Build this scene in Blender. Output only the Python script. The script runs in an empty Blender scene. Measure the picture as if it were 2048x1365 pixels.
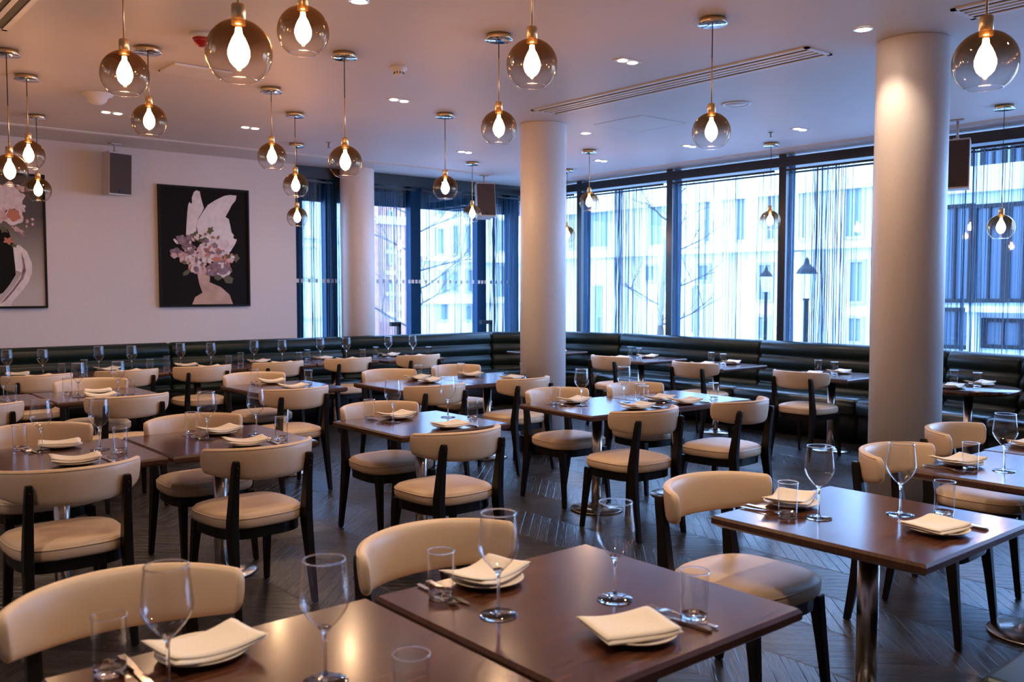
import bpy, bmesh, math, random
from mathutils import Vector, Matrix, Euler
random.seed(7)
PI = math.pi
scene = bpy.context.scene
COL = scene.collection

# ------------------------------------------------------------------ camera
FPX, HC, PITCH, AZ = 1822.0, 1.57, math.atan(100.5/1822.0), math.radians(50)
cam_d = bpy.data.cameras.new('camera'); cam = bpy.data.objects.new('camera', cam_d); COL.objects.link(cam)
cam_d.sensor_width = 36.0; cam_d.lens = FPX/2048*36.0; cam_d.clip_end = 300; cam_d.clip_start = 0.05
cam.location = (0, 0, HC); cam.rotation_euler = (PI/2-PITCH, 0, AZ-PI/2)
cam_d.dof.use_dof = True; cam_d.dof.focus_distance = 5.4; cam_d.dof.aperture_fstop = 4.2
scene.camera = cam
vF = Vector((math.cos(AZ)*math.cos(PITCH), math.sin(AZ)*math.cos(PITCH), -math.sin(PITCH)))
vR = Vector((math.sin(AZ), -math.cos(AZ), 0)); vU = vR.cross(vF); vC = Vector((0, 0, HC))
def ray(px, py): return vF + vR*((px-1024)/FPX) - vU*((py-682.5)/FPX)
def at_z(px, py, z): d = ray(px, py); return vC + d*((z-HC)/d.z)
def at_x(px, py, x): d = ray(px, py); return vC + d*(x/d.x)
def at_y(px, py, y): d = ray(px, py); return vC + d*(y/d.y)

# ------------------------------------------------------------------ materials
def nodes(name):
    m = bpy.data.materials.new(name); m.use_nodes = True
    nt = m.node_tree; b = nt.nodes['Principled BSDF']; return m, nt, b
def setp(b, **k):
    for n, v in k.items(): b.inputs[n.replace('_', ' ')].default_value = v
def simple(name, col, rough=.5, metal=0., spec=.5, **k):
    m, nt, b = nodes(name); setp(b, Base_Color=(*col, 1), Roughness=rough, Metallic=metal); b.inputs['Specular IOR Level'].default_value = spec
    for n, v in k.items(): b.inputs[n.replace('_', ' ')].default_value = v
    return m
def noise_mat(name, c1, c2, scale, rough, bump=0., spec=.5, stretch=(1, 1, 1), detail=4, coords='Object', rough2=None):
    m, nt, b = nodes(name); N, L = nt.nodes, nt.links
    tc = N.new('ShaderNodeTexCoord'); mp = N.new('ShaderNodeMapping'); mp.inputs['Scale'].default_value = stretch
    nz = N.new('ShaderNodeTexNoise'); nz.inputs['Scale'].default_value = scale; nz.inputs['Detail'].default_value = detail
    cr = N.new('ShaderNodeValToRGB'); cr.color_ramp.elements[0].color = (*c1, 1); cr.color_ramp.elements[1].color = (*c2, 1)
    cr.color_ramp.elements[0].position = .3; cr.color_ramp.elements[1].position = .7
    L.new(tc.outputs[coords], mp.inputs[0]); L.new(mp.outputs[0], nz.inputs[0]); L.new(nz.outputs[0], cr.inputs[0]); L.new(cr.outputs[0], b.inputs['Base Color'])
    setp(b, Roughness=rough); b.inputs['Specular IOR Level'].default_value = spec
    if bump:
        bp = N.new('ShaderNodeBump'); bp.inputs['Strength'].default_value = bump; bp.inputs['Distance'].default_value = .002
        L.new(nz.outputs[0], bp.inputs['Height']); L.new(bp.outputs[0], b.inputs['Normal'])
    return m
M = {}
M['wall'] = noise_mat('wall_paint', (.66, .575, .53), (.69, .605, .56), 40, .75, .06)
M['ceil'] = noise_mat('ceiling_paint', (.70, .66, .64), (.72, .68, .66), 3, .55)
M['column'] = noise_mat('column_paint', (.80, .72, .665), (.83, .75, .69), 30, .45, .05)
M['leather'] = noise_mat('cream_leather', (.65, .45, .28), (.71, .51, .335), 6, .42, .08)
M['green'] = noise_mat('green_leather', (.004, .011, .009), (.007, .017, .014), 8, .38, .06, .3)
M['greenseat'] = simple('green_leather_seat', (.008, .018, .016), .3, 0., .8)
M['blackwood'] = noise_mat('black_wood', (.003, .0025, .0025), (.008, .006, .005), 20, .38, 0, .3, (1, 1, .15))
M['table'] = noise_mat('walnut_top', (.022, .007, .004), (.120, .042, .021), 5, .19, .05, .42, (1.2, 16, 1), 8)
_b = M['table'].node_tree.nodes['Principled BSDF']; _b.inputs['Coat Weight'].default_value = .10; _b.inputs['Coat Roughness'].default_value = .1
M['tabledge'] = noise_mat('walnut_edge', (.05, .018, .010), (.09, .035, .018), 5, .35, 0, .5, (1.2, 16, 1), 8)
M['steel'] = simple('brushed_steel', (.50, .45, .41), .24, 1.)
M['brass'] = simple('satin_brass', (.78, .55, .27), .32, 1.)
M['chrome'] = simple('polished_chrome', (.8, .8, .82), .08, 1.)
M['silver'] = simple('cutlery_steel', (.62, .58, .54), .16, 1.)
M['cord'] = simple('black_cord', (.015, .013, .012), .6)
M['plate'] = simple('cream_stoneware', (.74, .63, .49), .35)
M['napkin'] = noise_mat('napkin_linen', (.80, .68, .53), (.86, .74, .59), 220, .85, .15)
M['white'] = simple('white_plastic', (.75, .73, .71), .45)
M['dark'] = simple('dark_slot', (.012, .012, .013), .6)
M['red'] = simple('red_beacon', (.45, .02, .03), .2)
M['alu'] = simple('window_frame_black', (.008, .010, .014), .35)
M['transom'] = simple('transom_daylight_tint', (.0015, .055, .13), .6, 0., .15)  # dark panel; scattered daylight is painted in as blue
M['daylit_fin'] = simple('window_fin_daylight_tint', (.0015, .034, .095), .6, 0., .15)  # dark window posts; the blue daylight on them is put into the colour
M['grille'] = simple('speaker_grille', (.075, .052, .042), .7, 0., .2)
M['spkgrey'] = simple('speaker_case', (.52, .48, .46), .5)
M['stone'] = noise_mat('pale_stone', (.78, .77, .74), (.84, .83, .80), 1.5, .85)
M['stonedk'] = simple('grey_stone', (.42, .42, .42), .85)
M['brick'] = noise_mat('red_brick', (.42, .20, .15), (.52, .27, .20), 3, .9)
M['extglass'] = simple('street_window_glass', (.17, .22, .29), .25)
M['extglass2'] = simple('dark_facade_glass', (.02, .05, .09), .35)
M['asphalt'] = simple('street_paving', (.32, .32, .33), .9)
M['bark'] = simple('bare_bark', (.09, .075, .065), .9)
M['leaf'] = noise_mat('hedge_leaf', (.03, .07, .025), (.07, .13, .05), 12, .7)
M['iron'] = simple('black_iron', (.005, .006, .008), .6, 0., .25)
M['cladding'] = simple('pale_cladding', (.52, .60, .66), .5)
M['skin'] = noise_mat('print_skin', (.42, .24, .17), (.62, .40, .30), 5, .7)
M['wing'] = noise_mat('print_white_feather', (.66, .56, .52), (.80, .70, .66), 14, .7)
M['petal_pink'] = noise_mat('print_pink_petal', (.50, .28, .25), (.70, .48, .45), 20, .7)
M['petal_pale'] = noise_mat('print_pale_petal', (.60, .46, .44), (.76, .64, .62), 20, .7)
M['petal_red'] = simple('print_coral_petal', (.50, .17, .10), .7)
M['petal_plum'] = noise_mat('print_plum_petal', (.16, .08, .10), (.30, .20, .22), 20, .7)
M['petal_leaf'] = simple('print_olive_leaf', (.10, .085, .04), .7)
M['printblack'] = simple('print_black', (.009, .0075, .0065), .8, 0., .15)
M['frameblack'] = simple('frame_black', (.005, .004, .0035), .6, 0., .2)

def floor_mat():
    m, nt, b = nodes('dark_herringbone_floor'); N, L = nt.nodes, nt.links
    tc = N.new('ShaderNodeTexCoord'); sp = N.new('ShaderNodeSeparateXYZ'); L.new(tc.outputs['Object'], sp.inputs[0])
    def mth(op, a, b_=None, c=None):
        n = N.new('ShaderNodeMath'); n.operation = op
        for i, v in enumerate((a, b_, c)):
            if v is None: continue
            if isinstance(v, (int, float)): n.inputs[i].default_value = v
            else: L.new(v, n.inputs[i])
        return n.outputs[0]
    # chevron: columns 0.42 m wide along Y, planks 0.09 m wide slanting alternately
    u = mth('DIVIDE', sp.outputs['X'], .42); t = mth('PINGPONG', u, 1.0)
    w = mth('MULTIPLY_ADD', t, .42, sp.outputs['Y']); v = mth('DIVIDE', w, .085)
    pl = mth('FLOOR', v); col = mth('FLOOR', u); fr = mth('FRACT', v); fu = mth('FRACT', u)
    idn = mth('MULTIPLY_ADD', col, 37.1, pl)
    wn = N.new('ShaderNodeTexWhiteNoise'); wn.noise_dimensions = '1D'; L.new(idn, wn.inputs['W'])
    cb = N.new('ShaderNodeCombineXYZ'); L.new(mth('MULTIPLY', t, 3.0), cb.inputs[0]); L.new(mth('MULTIPLY', v, 9.0), cb.inputs[1]); L.new(idn, cb.inputs[2])
    nz = N.new('ShaderNodeTexNoise'); nz.inputs['Scale'].default_value = 1.3; nz.inputs['Detail'].default_value = 5; L.new(cb.outputs[0], nz.inputs[0])
    val = mth('ADD', mth('MULTIPLY', wn.outputs['Value'], .45), mth('MULTIPLY', nz.outputs[0], .7))
    cr = N.new('ShaderNodeValToRGB'); cr.color_ramp.elements[0].color = (.004, .0036, .0035, 1); cr.color_ramp.elements[1].color = (.046, .039, .036, 1)
    cr.color_ramp.elements[0].position = .2; cr.color_ramp.elements[1].position = .95
    L.new(val, cr.inputs[0]); L.new(cr.outputs[0], b.inputs['Base Color'])
    g = mth('MINIMUM', mth('MULTIPLY', fr, 14.0), mth('MULTIPLY', mth('MINIMUM', fu, mth('SUBTRACT', 1.0, fu)), 70.0))
    h = mth('ADD', mth('MINIMUM', g, 1.0), mth('MULTIPLY', nz.outputs[0], .7))
    bp = N.new('ShaderNodeBump'); bp.inputs['Strength'].default_value = .6; bp.inputs['Distance'].default_value = .003
    L.new(h, bp.inputs['Height']); L.new(bp.outputs[0], b.inputs['Normal'])
    rr = N.new('ShaderNodeMapRange'); rr.inputs['To Min'].default_value = .19; rr.inputs['To Max'].default_value = .40
    L.new(nz.outputs[0], rr.inputs['Value']); L.new(rr.outputs[0], b.inputs['Roughness'])
    b.inputs['Specular IOR Level'].default_value = .6
    return m
M['floor'] = floor_mat()

def thin_glass(name, tint=(1, 1, 1), blend=.35, top=None, zr=None, gl=(1, 1, 1), base=0.0, edge=.8):
    """thin clear sheet: lets light straight through, reflects at grazing angles; optional tint fading downwards"""
    m = bpy.data.materials.new(name); m.use_nodes = True; nt = m.node_tree; N, L = nt.nodes, nt.links
    for n in list(N): N.remove(n)
    out = N.new('ShaderNodeOutputMaterial'); mix = N.new('ShaderNodeMixShader'); tr = N.new('ShaderNodeBsdfTransparent'); gs = N.new('ShaderNodeBsdfGlossy')
    gs.inputs['Roughness'].default_value = .02; gs.inputs['Color'].default_value = (*gl, 1); tr.inputs['Color'].default_value = (*tint, 1)
    lw = N.new('ShaderNodeLayerWeight'); lw.inputs['Blend'].default_value = .5
    pw = N.new('ShaderNodeMath'); pw.operation = 'POWER'; L.new(lw.outputs['Facing'], pw.inputs[0]); pw.inputs[1].default_value = 3.
    fr = N.new('ShaderNodeMath'); fr.operation = 'MULTIPLY_ADD'; L.new(pw.outputs[0], fr.inputs[0]); fr.inputs[1].default_value = blend; fr.inputs[2].default_value = .05
    pe = N.new('ShaderNodeMath'); pe.operation = 'POWER'; L.new(lw.outputs['Facing'], pe.inputs[0]); pe.inputs[1].default_value = 5.
    pe2 = N.new('ShaderNodeMath'); pe2.operation = 'MULTIPLY'; L.new(pe.outputs[0], pe2.inputs[0]); pe2.inputs[1].default_value = edge
    ed = N.new('ShaderNodeMix'); ed.data_type = 'RGBA'; ed.inputs['A'].default_value = (*tint, 1); ed.inputs['B'].default_value = (.16, .15, .15, 1); L.new(pe2.outputs[0], ed.inputs['Factor']); L.new(ed.outputs['Result'], tr.inputs['Color'])
    mx = N.new('ShaderNodeMath'); mx.operation = 'ADD'; mx.use_clamp = True; L.new(fr.outputs[0], mx.inputs[0]); mx.inputs[1].default_value = base
    if top is not None:
        tc = N.new('ShaderNodeTexCoord'); sp = N.new('ShaderNodeSeparateXYZ'); L.new(tc.outputs['Object'], sp.inputs[0])
        mr = N.new('ShaderNodeMapRange'); mr.interpolation_type = 'SMOOTHSTEP'; mr.inputs['From Min'].default_value = zr[0]; mr.inputs['From Max'].default_value = zr[1]
        L.new(sp.outputs['Z'], mr.inputs['Value'])
        mc = N.new('ShaderNodeMix'); mc.data_type = 'RGBA'; mc.inputs['A'].default_value = (*tint, 1); mc.inputs['B'].default_value = (*top, 1)
        L.new(mr.outputs[0], mc.inputs['Factor']); L.new(ed.outputs['Result'], mc.inputs['A']); L.new(mc.outputs['Result'], tr.inputs['Color'])
        m2 = N.new('ShaderNodeMath'); m2.operation = 'MULTIPLY_ADD'; L.new(mr.outputs[0], m2.inputs[0]); m2.inputs[1].default_value = .12; L.new(fr.outputs[0], m2.inputs[2]); m2.use_clamp = True
        L.new(m2.outputs[0], mix.inputs[0])
    else:
        L.new(mx.outputs[0], mix.inputs[0])
    L.new(tr.outputs[0], mix.inputs[1]); L.new(gs.outputs[0], mix.inputs[2]); L.new(mix.outputs[0], out.inputs[0])
    return m
M['glass'] = thin_glass('clear_glass_sheet', (.97, .97, .97), .75)
M['globe'] = thin_glass('smoked_globe_glass', (.97, .955, .94), .5, (.40, .25, .135), (-.055, .07), (.80, .55, .32))
M['pane'] = thin_glass('window_pane', (.94, .97, .98), .5, edge=0.)
def solid_glass(name):
    m, nt, b = nodes(name); setp(b, Base_Color=(1, 1, 1, 1), Roughness=.0, IOR=1.45); b.inputs['Transmission Weight'].default_value = 1.; return m
M['sglass'] = solid_glass('solid_glass')
def emit(name, col, s):
    m, nt, b = nodes(name); b.inputs['Base Color'].default_value = (*col, 1); b.inputs['Emission Color'].default_value = (*col, 1); b.inputs['Emission Strength'].default_value = s; return m
BULB, DOWN = 92.0, 14.0
M['bulb'] = emit('warm_bulb', (1., .64, .37), BULB)
M['led'] = emit('downlight_led', (1., .84, .70), DOWN)
def string_mat():
    m, nt, b = nodes('curtain_string'); setp(b, Base_Color=(.045, .12, .20, 1), Roughness=.6)
    N, L = nt.nodes, nt.links; tl = N.new('ShaderNodeBsdfTranslucent'); tl.inputs[0].default_value = (.09, .28, .46, 1)
    mx = N.new('ShaderNodeMixShader'); mx.inputs[0].default_value = .35; out = N['Material Output']
    L.new(b.outputs[0], mx.inputs[1]); L.new(tl.outputs[0], mx.inputs[2]); L.new(mx.outputs[0], out.inputs[0]); return m
M['string'] = string_mat()

# ------------------------------------------------------------------ mesh builder
class MB:
    def __init__(s): s.v = []; s.f = []; s.m = []; s.sm = []
    def add(s, vs, fs, mat=0, smooth=False):
        o = len(s.v); s.v += [tuple(p) for p in vs]
        for f in fs: s.f.append([i+o for i in f]); s.m.append(mat); s.sm.append(smooth)
        return s
    def box(s, c, d, mat=0, rot=None):
        x, y, z = d[0]/2, d[1]/2, d[2]/2; c = Vector(c)
        vs = [Vector((a*x, b*y, e*z)) for a in (-1, 1) for b in (-1, 1) for e in (-1, 1)]
        if rot is not None: vs = [rot @ v for v in vs]
        return s.add([c+v for v in vs], [(0, 1, 3, 2), (4, 6, 7, 5), (0, 4, 5, 1), (2, 3, 7, 6), (0, 2, 6, 4), (1, 5, 7, 3)], mat)
    def lathe(s, prof, n=24, mat=0, c=(0, 0, 0), smooth=True, close=False):
        vs = [(c[0]+r*math.cos(2*PI*k/n), c[1]+r*math.sin(2*PI*k/n), c[2]+z) for r, z in prof for k in range(n)]; fs = []
        P = len(prof)
        for i in range(P-1+(1 if close else 0)):
            a, b = i*n, ((i+1) % P)*n
            for k in range(n): fs.append((a+k, a+(k+1) % n, b+(k+1) % n, b+k))
        if not close:
            if prof[0][0] > 0: fs.append(tuple(range(n))[::-1]) if False else None
        fs = [f for f in fs if f]
        return s.add(vs, fs, mat, smooth)
    def solid(s, prof, n=24, mat=0, c=(0, 0, 0), smooth=True):
        """closed solid of revolution; prof from bottom axis point to top axis point (r may be 0)"""
        p = [(max(r, 1e-4), z) for r, z in prof]; s.lathe(p, n, mat, c, smooth); o = len(s.v)
        base = o-len(p)*n
        s.f.append([base+k for k in range(n)][::-1]); s.m.append(mat); s.sm.append(False)
        s.f.append([o-n+k for k in range(n)]); s.m.append(mat); s.sm.append(False)
        return s
    def cyl(s, a, b, r, r2=None, n=12, mat=0, smooth=True):
        return s.tube([a, b], [r, r if r2 is None else r2], n, mat, smooth)
    def tube(s, pts, rad, n=8, mat=0, smooth=True, cap=True):
        pts = [Vector(p) for p in pts]; rad = rad if isinstance(rad, (list, tuple)) else [rad]*len(pts); vs = []; up = None
        for i, p in enumerate(pts):
            t = (pts[min(i+1, len(pts)-1)]-pts[max(i-1, 0)]).normalized()
            if up is None: up = Vector((0, 0, 1)) if abs(t.z) < .9 else Vector((1, 0, 0))
            e = t.cross(up); e = e.normalized() if e.length > 1e-6 else t.orthogonal().normalized(); g = e.cross(t).normalized(); up = g
            vs += [p+(e*math.cos(2*PI*k/n)+g*math.sin(2*PI*k/n))*rad[i] for k in range(n)]
        fs = [(i*n+k, i*n+(k+1) % n, (i+1)*n+(k+1) % n, (i+1)*n+k) for i in range(len(pts)-1) for k in range(n)]
        if cap: fs += [tuple(range(n))[::-1], tuple(range((len(pts)-1)*n, len(pts)*n))]
        return s.add(vs, fs, mat, smooth)
    def rings(s, rings, mat=0, smooth=True, caps=True, closed=False):
        n = len(rings[0]); vs = [p for r in rings for p in r]; R = len(rings)
        fs = [(i*n+k, i*n+(k+1) % n, ((i+1) % R)*n+(k+1) % n, ((i+1) % R)*n+k) for i in range(R if closed else R-1) for k in range(n)]
        if caps and not closed: fs += [tuple(range(n))[::-1], tuple(range((R-1)*n, R*n))]
        return s.add(vs, fs, mat, smooth)
    def poly(s, pts, thick_vec, mat=0):
        n = len(pts); t = Vector(thick_vec); vs = [Vector(p) for p in pts]+[Vector(p)+t for p in pts]
        return s.add(vs, [tuple(range(n)), tuple(range(n, 2*n))[::-1]]+[(k, (k+1) % n, n+(k+1) % n, n+k) for k in range(n)], mat)
    def mesh(s, name, mats, bevel=0., seg=2):
        me = bpy.data.meshes.new(name); me.from_pydata(s.v, [], s.f)
        for m in mats: me.materials.append(m)
        for p, mi, sm in zip(me.polygons, s.m, s.sm): p.material_index = mi; p.use_smooth = sm
        bm = bmesh.new(); bm.from_mesh(me); bmesh.ops.recalc_face_normals(bm, faces=bm.faces)
        if bevel: bmesh.ops.bevel(bm, geom=list(bm.edges), offset=bevel, segments=seg, affect='EDGES', profile=.5)
        bm.to_mesh(me); bm.free(); me.update(); return me
def obj(name, me, parent=None, loc=(0, 0, 0), rz=0.):
    o = bpy.data.objects.new(name, me); COL.objects.link(o); o.location = loc; o.rotation_euler = (0, 0, rz)
    if parent: o.parent = parent
    return o
def tag(o, label, cat, group=None, kind=None):
    o['label'] = label; o['category'] = cat
    if group: o['group'] = group
    if kind: o['kind'] = kind
    return o
def thing(name, label, cat, loc=(0, 0, 0), rz=0., group=None):
    return tag(obj(name, None, None, loc, rz), label, cat, group)
def struct(name, me, label=None, parent=None):
    o = obj(name, me, parent); o['kind'] = 'structure'
    if label: o['label'] = label; o['category'] = name.split('_')[0]
    return o
def dup(root, loc, rz, label, group=None):
    r = root.copy(); COL.objects.link(r); r.location = loc; r.rotation_euler = (0, 0, rz); r['label'] = label
    if group: r['group'] = group
    for ch in list(root.children):
        c = ch.copy(); COL.objects.link(c); c.parent = r
        for g in list(ch.children):
            d = g.copy(); COL.objects.link(d); d.parent = c
    return r
class Proto:
    """first use moves the built thing itself, later uses copy it"""
    def __init__(s, root): s.root = root; s.used = False
    def put(s, loc, rz, label, group=None):
        if not s.used:
            s.used = True; r = s.root; r.location = loc; r.rotation_euler = (0, 0, rz); r['label'] = label
            if group: r['group'] = group
            return r
        return dup(s.root, loc, rz, label, group)

# ------------------------------------------------------------------ room shell
HR, YW, XW = 3.17, 10.65, 9.45
X0, Y0 = -2.6, -2.6
def slab(name, a, b, mat, label):
    c = [(a[i]+b[i])/2 for i in range(3)]; d = [abs(b[i]-a[i]) for i in range(3)]
    return struct(name, MB().box(c, d).mesh(name, [mat]), label)
slab('floor', (X0-.2, Y0-.2, -.1), (XW+.3, YW+.4, 0), M['floor'], 'dark herringbone wood floor of the dining room')
slab('ceiling', (X0-.2, Y0-.2, HR), (XW+.3, YW+.4, HR+.15), M['ceil'], 'smooth pale painted ceiling')
slab('wall_left', (X0-.2, YW, 0), (5.36, YW+.25, HR), M['wall'], 'pale pinkish wall carrying the paintings')
slab('wall_back', (X0-.2, Y0-.2, 0), (XW+.3, Y0, HR), M['wall'], 'plain wall behind the camera')
slab('wall_far_left', (X0-.2, Y0, 0), (X0, YW, HR), M['wall'], 'plain wall at the left behind the camera')
# low walls under the windows
slab('trim_1', (5.36, YW+.12, 0), (XW+.12, YW+.3, .55), M['wall'], 'low sill wall under the far windows')
slab('trim_2', (XW, Y0, 0), (XW+.2, YW+.12, .55), M['wall'], 'low sill wall under the street windows')

# windows: bays between mullions; each bay one structure object with frame, panes
ZT = 3.02
def bay(n, axis, a, b, label, transom=False, mw=.10, md=.17, dots=False):
    """window bay from a to b along axis; axis 'x': on far wall (Y), axis 'y': on street wall (X)"""
    fm = MB()
    def put(u0, u1, z0, z1, dd, off=0., mat=0, mb=None):
        c, w = (u0+u1)/2, abs(u1-u0)
        if axis == 'x': (mb or fm).box((c, YW+.16+off, (z0+z1)/2), (w, dd, z1-z0), mat)
        else: (mb or fm).box((XW+off, c, (z0+z1)/2), (dd, w, z1-z0), mat)
    (put(a-mw/2, a+mw/2, .55, HR-.002, md, 0, 1) if axis == 'x' else (put(a-mw/2, a+mw/2, .55, HR-.002, .05, -.075), put(a-mw/2+.004, a+mw/2-.004, .55, HR-.004, md-.03, .025, 1))); put(a, b, ZT, HR-(.04 if axis == 'y' else .001), md+.06); put(a, b, .55, .62, md-.04)  # far-wall posts and rear of street posts take the daylight-tinted material
    put(a, b, ZT-.07, ZT-.05, .03, .03)
    root = struct('window_%d' % n, fm.mesh('window_frame', [M['alu'], M['daylit_fin']]), label)
    pm = MB(); put(a+mw/2, b-mw/2, .62, ZT, .012, .03, 0, pm)
    obj('pane', pm.mesh('pane', [M['pane']]), root)
    if transom:
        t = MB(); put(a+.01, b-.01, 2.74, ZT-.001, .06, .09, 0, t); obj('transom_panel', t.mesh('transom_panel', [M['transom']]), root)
    if dots:
        d = MB(); u = a-mw/2+.01
        while u < b-.1:
            put(u, u+.04, 1.675, 1.725, .003, -md/2-.003, 0, d); u += .06 if u < a+mw/2-.05 else .105
        obj('manifestation_dots', d.mesh('dots', [M['white']]), root)
    return root
mx = [5.42, 5.92, 7.25, 8.43, 9.06]
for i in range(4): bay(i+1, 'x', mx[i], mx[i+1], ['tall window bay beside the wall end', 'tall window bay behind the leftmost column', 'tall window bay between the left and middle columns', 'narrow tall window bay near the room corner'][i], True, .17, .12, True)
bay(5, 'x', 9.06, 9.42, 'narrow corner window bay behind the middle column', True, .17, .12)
my = [10.6, 9.62, 7.92, 6.21, 4.5, 2.8, 1.1, -.6]
nm = ['street window bay right beside the middle column', 'street window bay second from the middle column', 'street window bay with the thin bare branches', 'street window bay left of the thick column', 'street window bay right of the thick column', 'street window bay beyond the right photo edge', 'street window bay far right outside the photo']
for i in range(7): bay(6+i, 'y', my[i+1], my[i], nm[i])
slab('wall_right', (XW, Y0, .55), (XW+.2, -.65, HR), M['wall'], 'plain wall after the last street window')
slab('trim_3', (XW-.06, YW+.06, .55), (XW+.1, YW+.26, HR-.002), M['alu'], 'black corner post between the two window walls')

# ------------------------------------------------------------------ string curtains
def curtain(label, axis, a, b, dens, z0=.3, z1=2.96):
    """dens: list of (u0,u1,strings per metre)"""
    mb = MB()
    for u0, u1, k in dens:
        n = max(1, int(abs(u1-u0)*k))
        for _ in range(n):
            u = random.uniform(u0, u1); w = random.choice((.0016, .002, .0026, .004)); sw = random.uniform(-.014, .014); off = random.uniform(-.018, .018); sk = random.uniform(-.02, .02)
            rs = []
            for j in range(4):
                z = z1+(z0-z1)*j/3; uu = u+sk*j/3+sw*math.sin(j*1.3+u*9)
                ring = []
                for q in range(3):
                    an = q*2*PI/3; du, dn = w*math.cos(an), w*math.sin(an)+off
                    ring.append((uu+du, YW+.035+dn, z) if axis == 'x' else (XW-.135+dn, uu+du, z))
                rs.append(ring)
            mb.rings(rs, 0, False, False)
    rail = MB(); c, w = (a+b)/2, abs(b-a)
    o = obj('string_curtain', mb.mesh('string_curtain', [M['string']])); tag(o, label, 'curtain', 'string curtains at the windows', 'stuff')
    rail.box((c, YW+.035, z1+.012), (w, .03, .024)) if axis == 'x' else rail.box((XW-.135, c, z1+.012), (.03, w, .024))
    obj('curtain_rail', rail.mesh('curtain_rail', [M['alu']]), o)
def px_u(px, axis): return at_y(px, 600, YW+.035).x if axis == 'x' else at_x(px, 600, XW-.135).y
def dens(axis, *segs): return [(px_u(p, axis), px_u(q, axis), k) for p, q, k in segs]
curtain('string curtain in the narrow window beside the wall end', 'x', 5.40, 5.90, dens('x', (598, 622, 80), (622, 632, 220), (632, 650, 60)))
curtain('string curtain behind and left of the leftmost column', 'x', 5.95, 7.2, dens('x', (655, 684, 90), (754, 775, 90), (775, 815, 60)))
curtain('thin string curtain between left column and hanging speaker', 'x', 7.3, 8.4, dens('x', (843, 945, 42)))
curtain('string curtain bunched thickly left of the middle column', 'x', 8.45, 9.2, dens('x', (972, 985, 90), (985, 1008, 220), (1008, 1045, 160), (1045, 1080, 60)))
curtain('string curtain in the first street bay from the middle column', 'y', 10.5, 9.7, dens('y', (1085, 1152, 45), (1168, 1182, 260)))
curtain('string curtain with one dense bunch right of middle column', 'y', 9.55, 8.0, dens('y', (1184, 1228, 30), (1228, 1252, 280), (1252, 1282, 110), (1282, 1333, 24), (1345, 1359, 260)))
curtain('string curtain hanging evenly in the middle street bay', 'y', 7.85, 6.3, dens('y', (1361, 1440, 34), (1440, 1500, 42), (1500, 1556, 34), (1572, 1586, 280)))
curtain('string curtain with wide dense gather left of thick column', 'y', 6.13, 4.6, dens('y', (1588, 1622, 26), (1622, 1650, 230), (1650, 1692, 130), (1692, 1760, 40), (1760, 1850, 60)))
curtain('string curtain at the right edge of the photo', 'y', 4.42, 2.0, dens('y', (1856, 1960, 80), (1960, 2060, 60), (2060, 2200, 40)))

# ------------------------------------------------------------------ columns
COLS = [(6.2, 10.56, .222, 'leftmost white round column against the far windows'), (5.95, 6.62, .222, 'middle white round column standing among the tables'), (5.8, 2.9, .222, 'thickest nearest white round column at the right')]
for x, y, r, lab in COLS:
    t = thing('column', lab, 'column', (x, y, 0), 0, 'white round columns')
    obj('shaft', MB().solid([(0, 0), (r, 0), (r, HR-.01), (r-.006, HR-.0005), (0, HR-.0005)], 64).mesh('column_shaft', [M['column']]), t)
    obj('base_ring', MB().solid([(r-.01, .002), (r+.012, .002), (r+.012, .16), (r+.004, .17), (r-.01, .17)], 64).mesh('column_base', [M['iron']]), t)

# ------------------------------------------------------------------ banquette
BP = [(-1.2, 10.30), (1.2, 10.30), (3.62, 10.30), (5.75, 10.20), (8.05, 10.06), (8.92, 9.60), (9.16, 8.60), (9.17, 6.35), (9.12, 4.75), (8.95, 4.05), (8.75, 3.3), (8.6, 1.9)]
BL = ['green banquette section at the far left under the cut-off painting', 'green banquette section under the hanging wall speaker', 'green banquette section under the winged painting', 'green banquette section below the leftmost column', 'green banquette section curving into the room corner', 'short green corner section behind the middle column', 'green banquette section right of the middle column', 'green banquette section behind the two street window tables', 'green banquette section behind the thick column', 'green banquette section by the round table', 'green banquette end section at the right photo edge']
def poly_normals(P):
    out = []
    for i in range(len(P)):
        dirs = []
        if i > 0: dirs.append((Vector(P[i])-Vector(P[i-1])).normalized())
        if i < len(P)-1: dirs.append((Vector(P[i+1])-Vector(P[i])).normalized())
        ns = [Vector((d.y, -d.x)) for d in dirs]; n = sum(ns, Vector((0, 0))).normalized(); out.append(n/max(.4, n.dot(ns[0])))
    return out
BN = poly_normals(BP)   # points into the room
def prof_back():
    p = [(-.10, .40), (-.10, .965), (-.085, .985), (-.03, .99), (.0, .975)]
    z = .985; zs = [.975, .82, .665, .51, .40]
    for k in range(4):
        a, b = zs[k], zs[k+1]
        for j in range(1, 8):
            t = j/8; p.append((.0+.048*math.sin(PI*t)**.6+.012*k, a+(b-a)*t))
        p.append((.006+.012*(k+1)-.006, b))
    return p
def prof_seat(): return [(-.05, .30), (-.05, .44), (.02, .46), (.2, .475), (.40, .472), (.50, .46), (.535, .43), (.54, .37), (.525, .31), (.5, .30)]
def prof_plinth(): return [(-.08, .004), (-.08, .298), (.49, .298), (.49, .06), (.44, .05), (.44, .004)]
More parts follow.
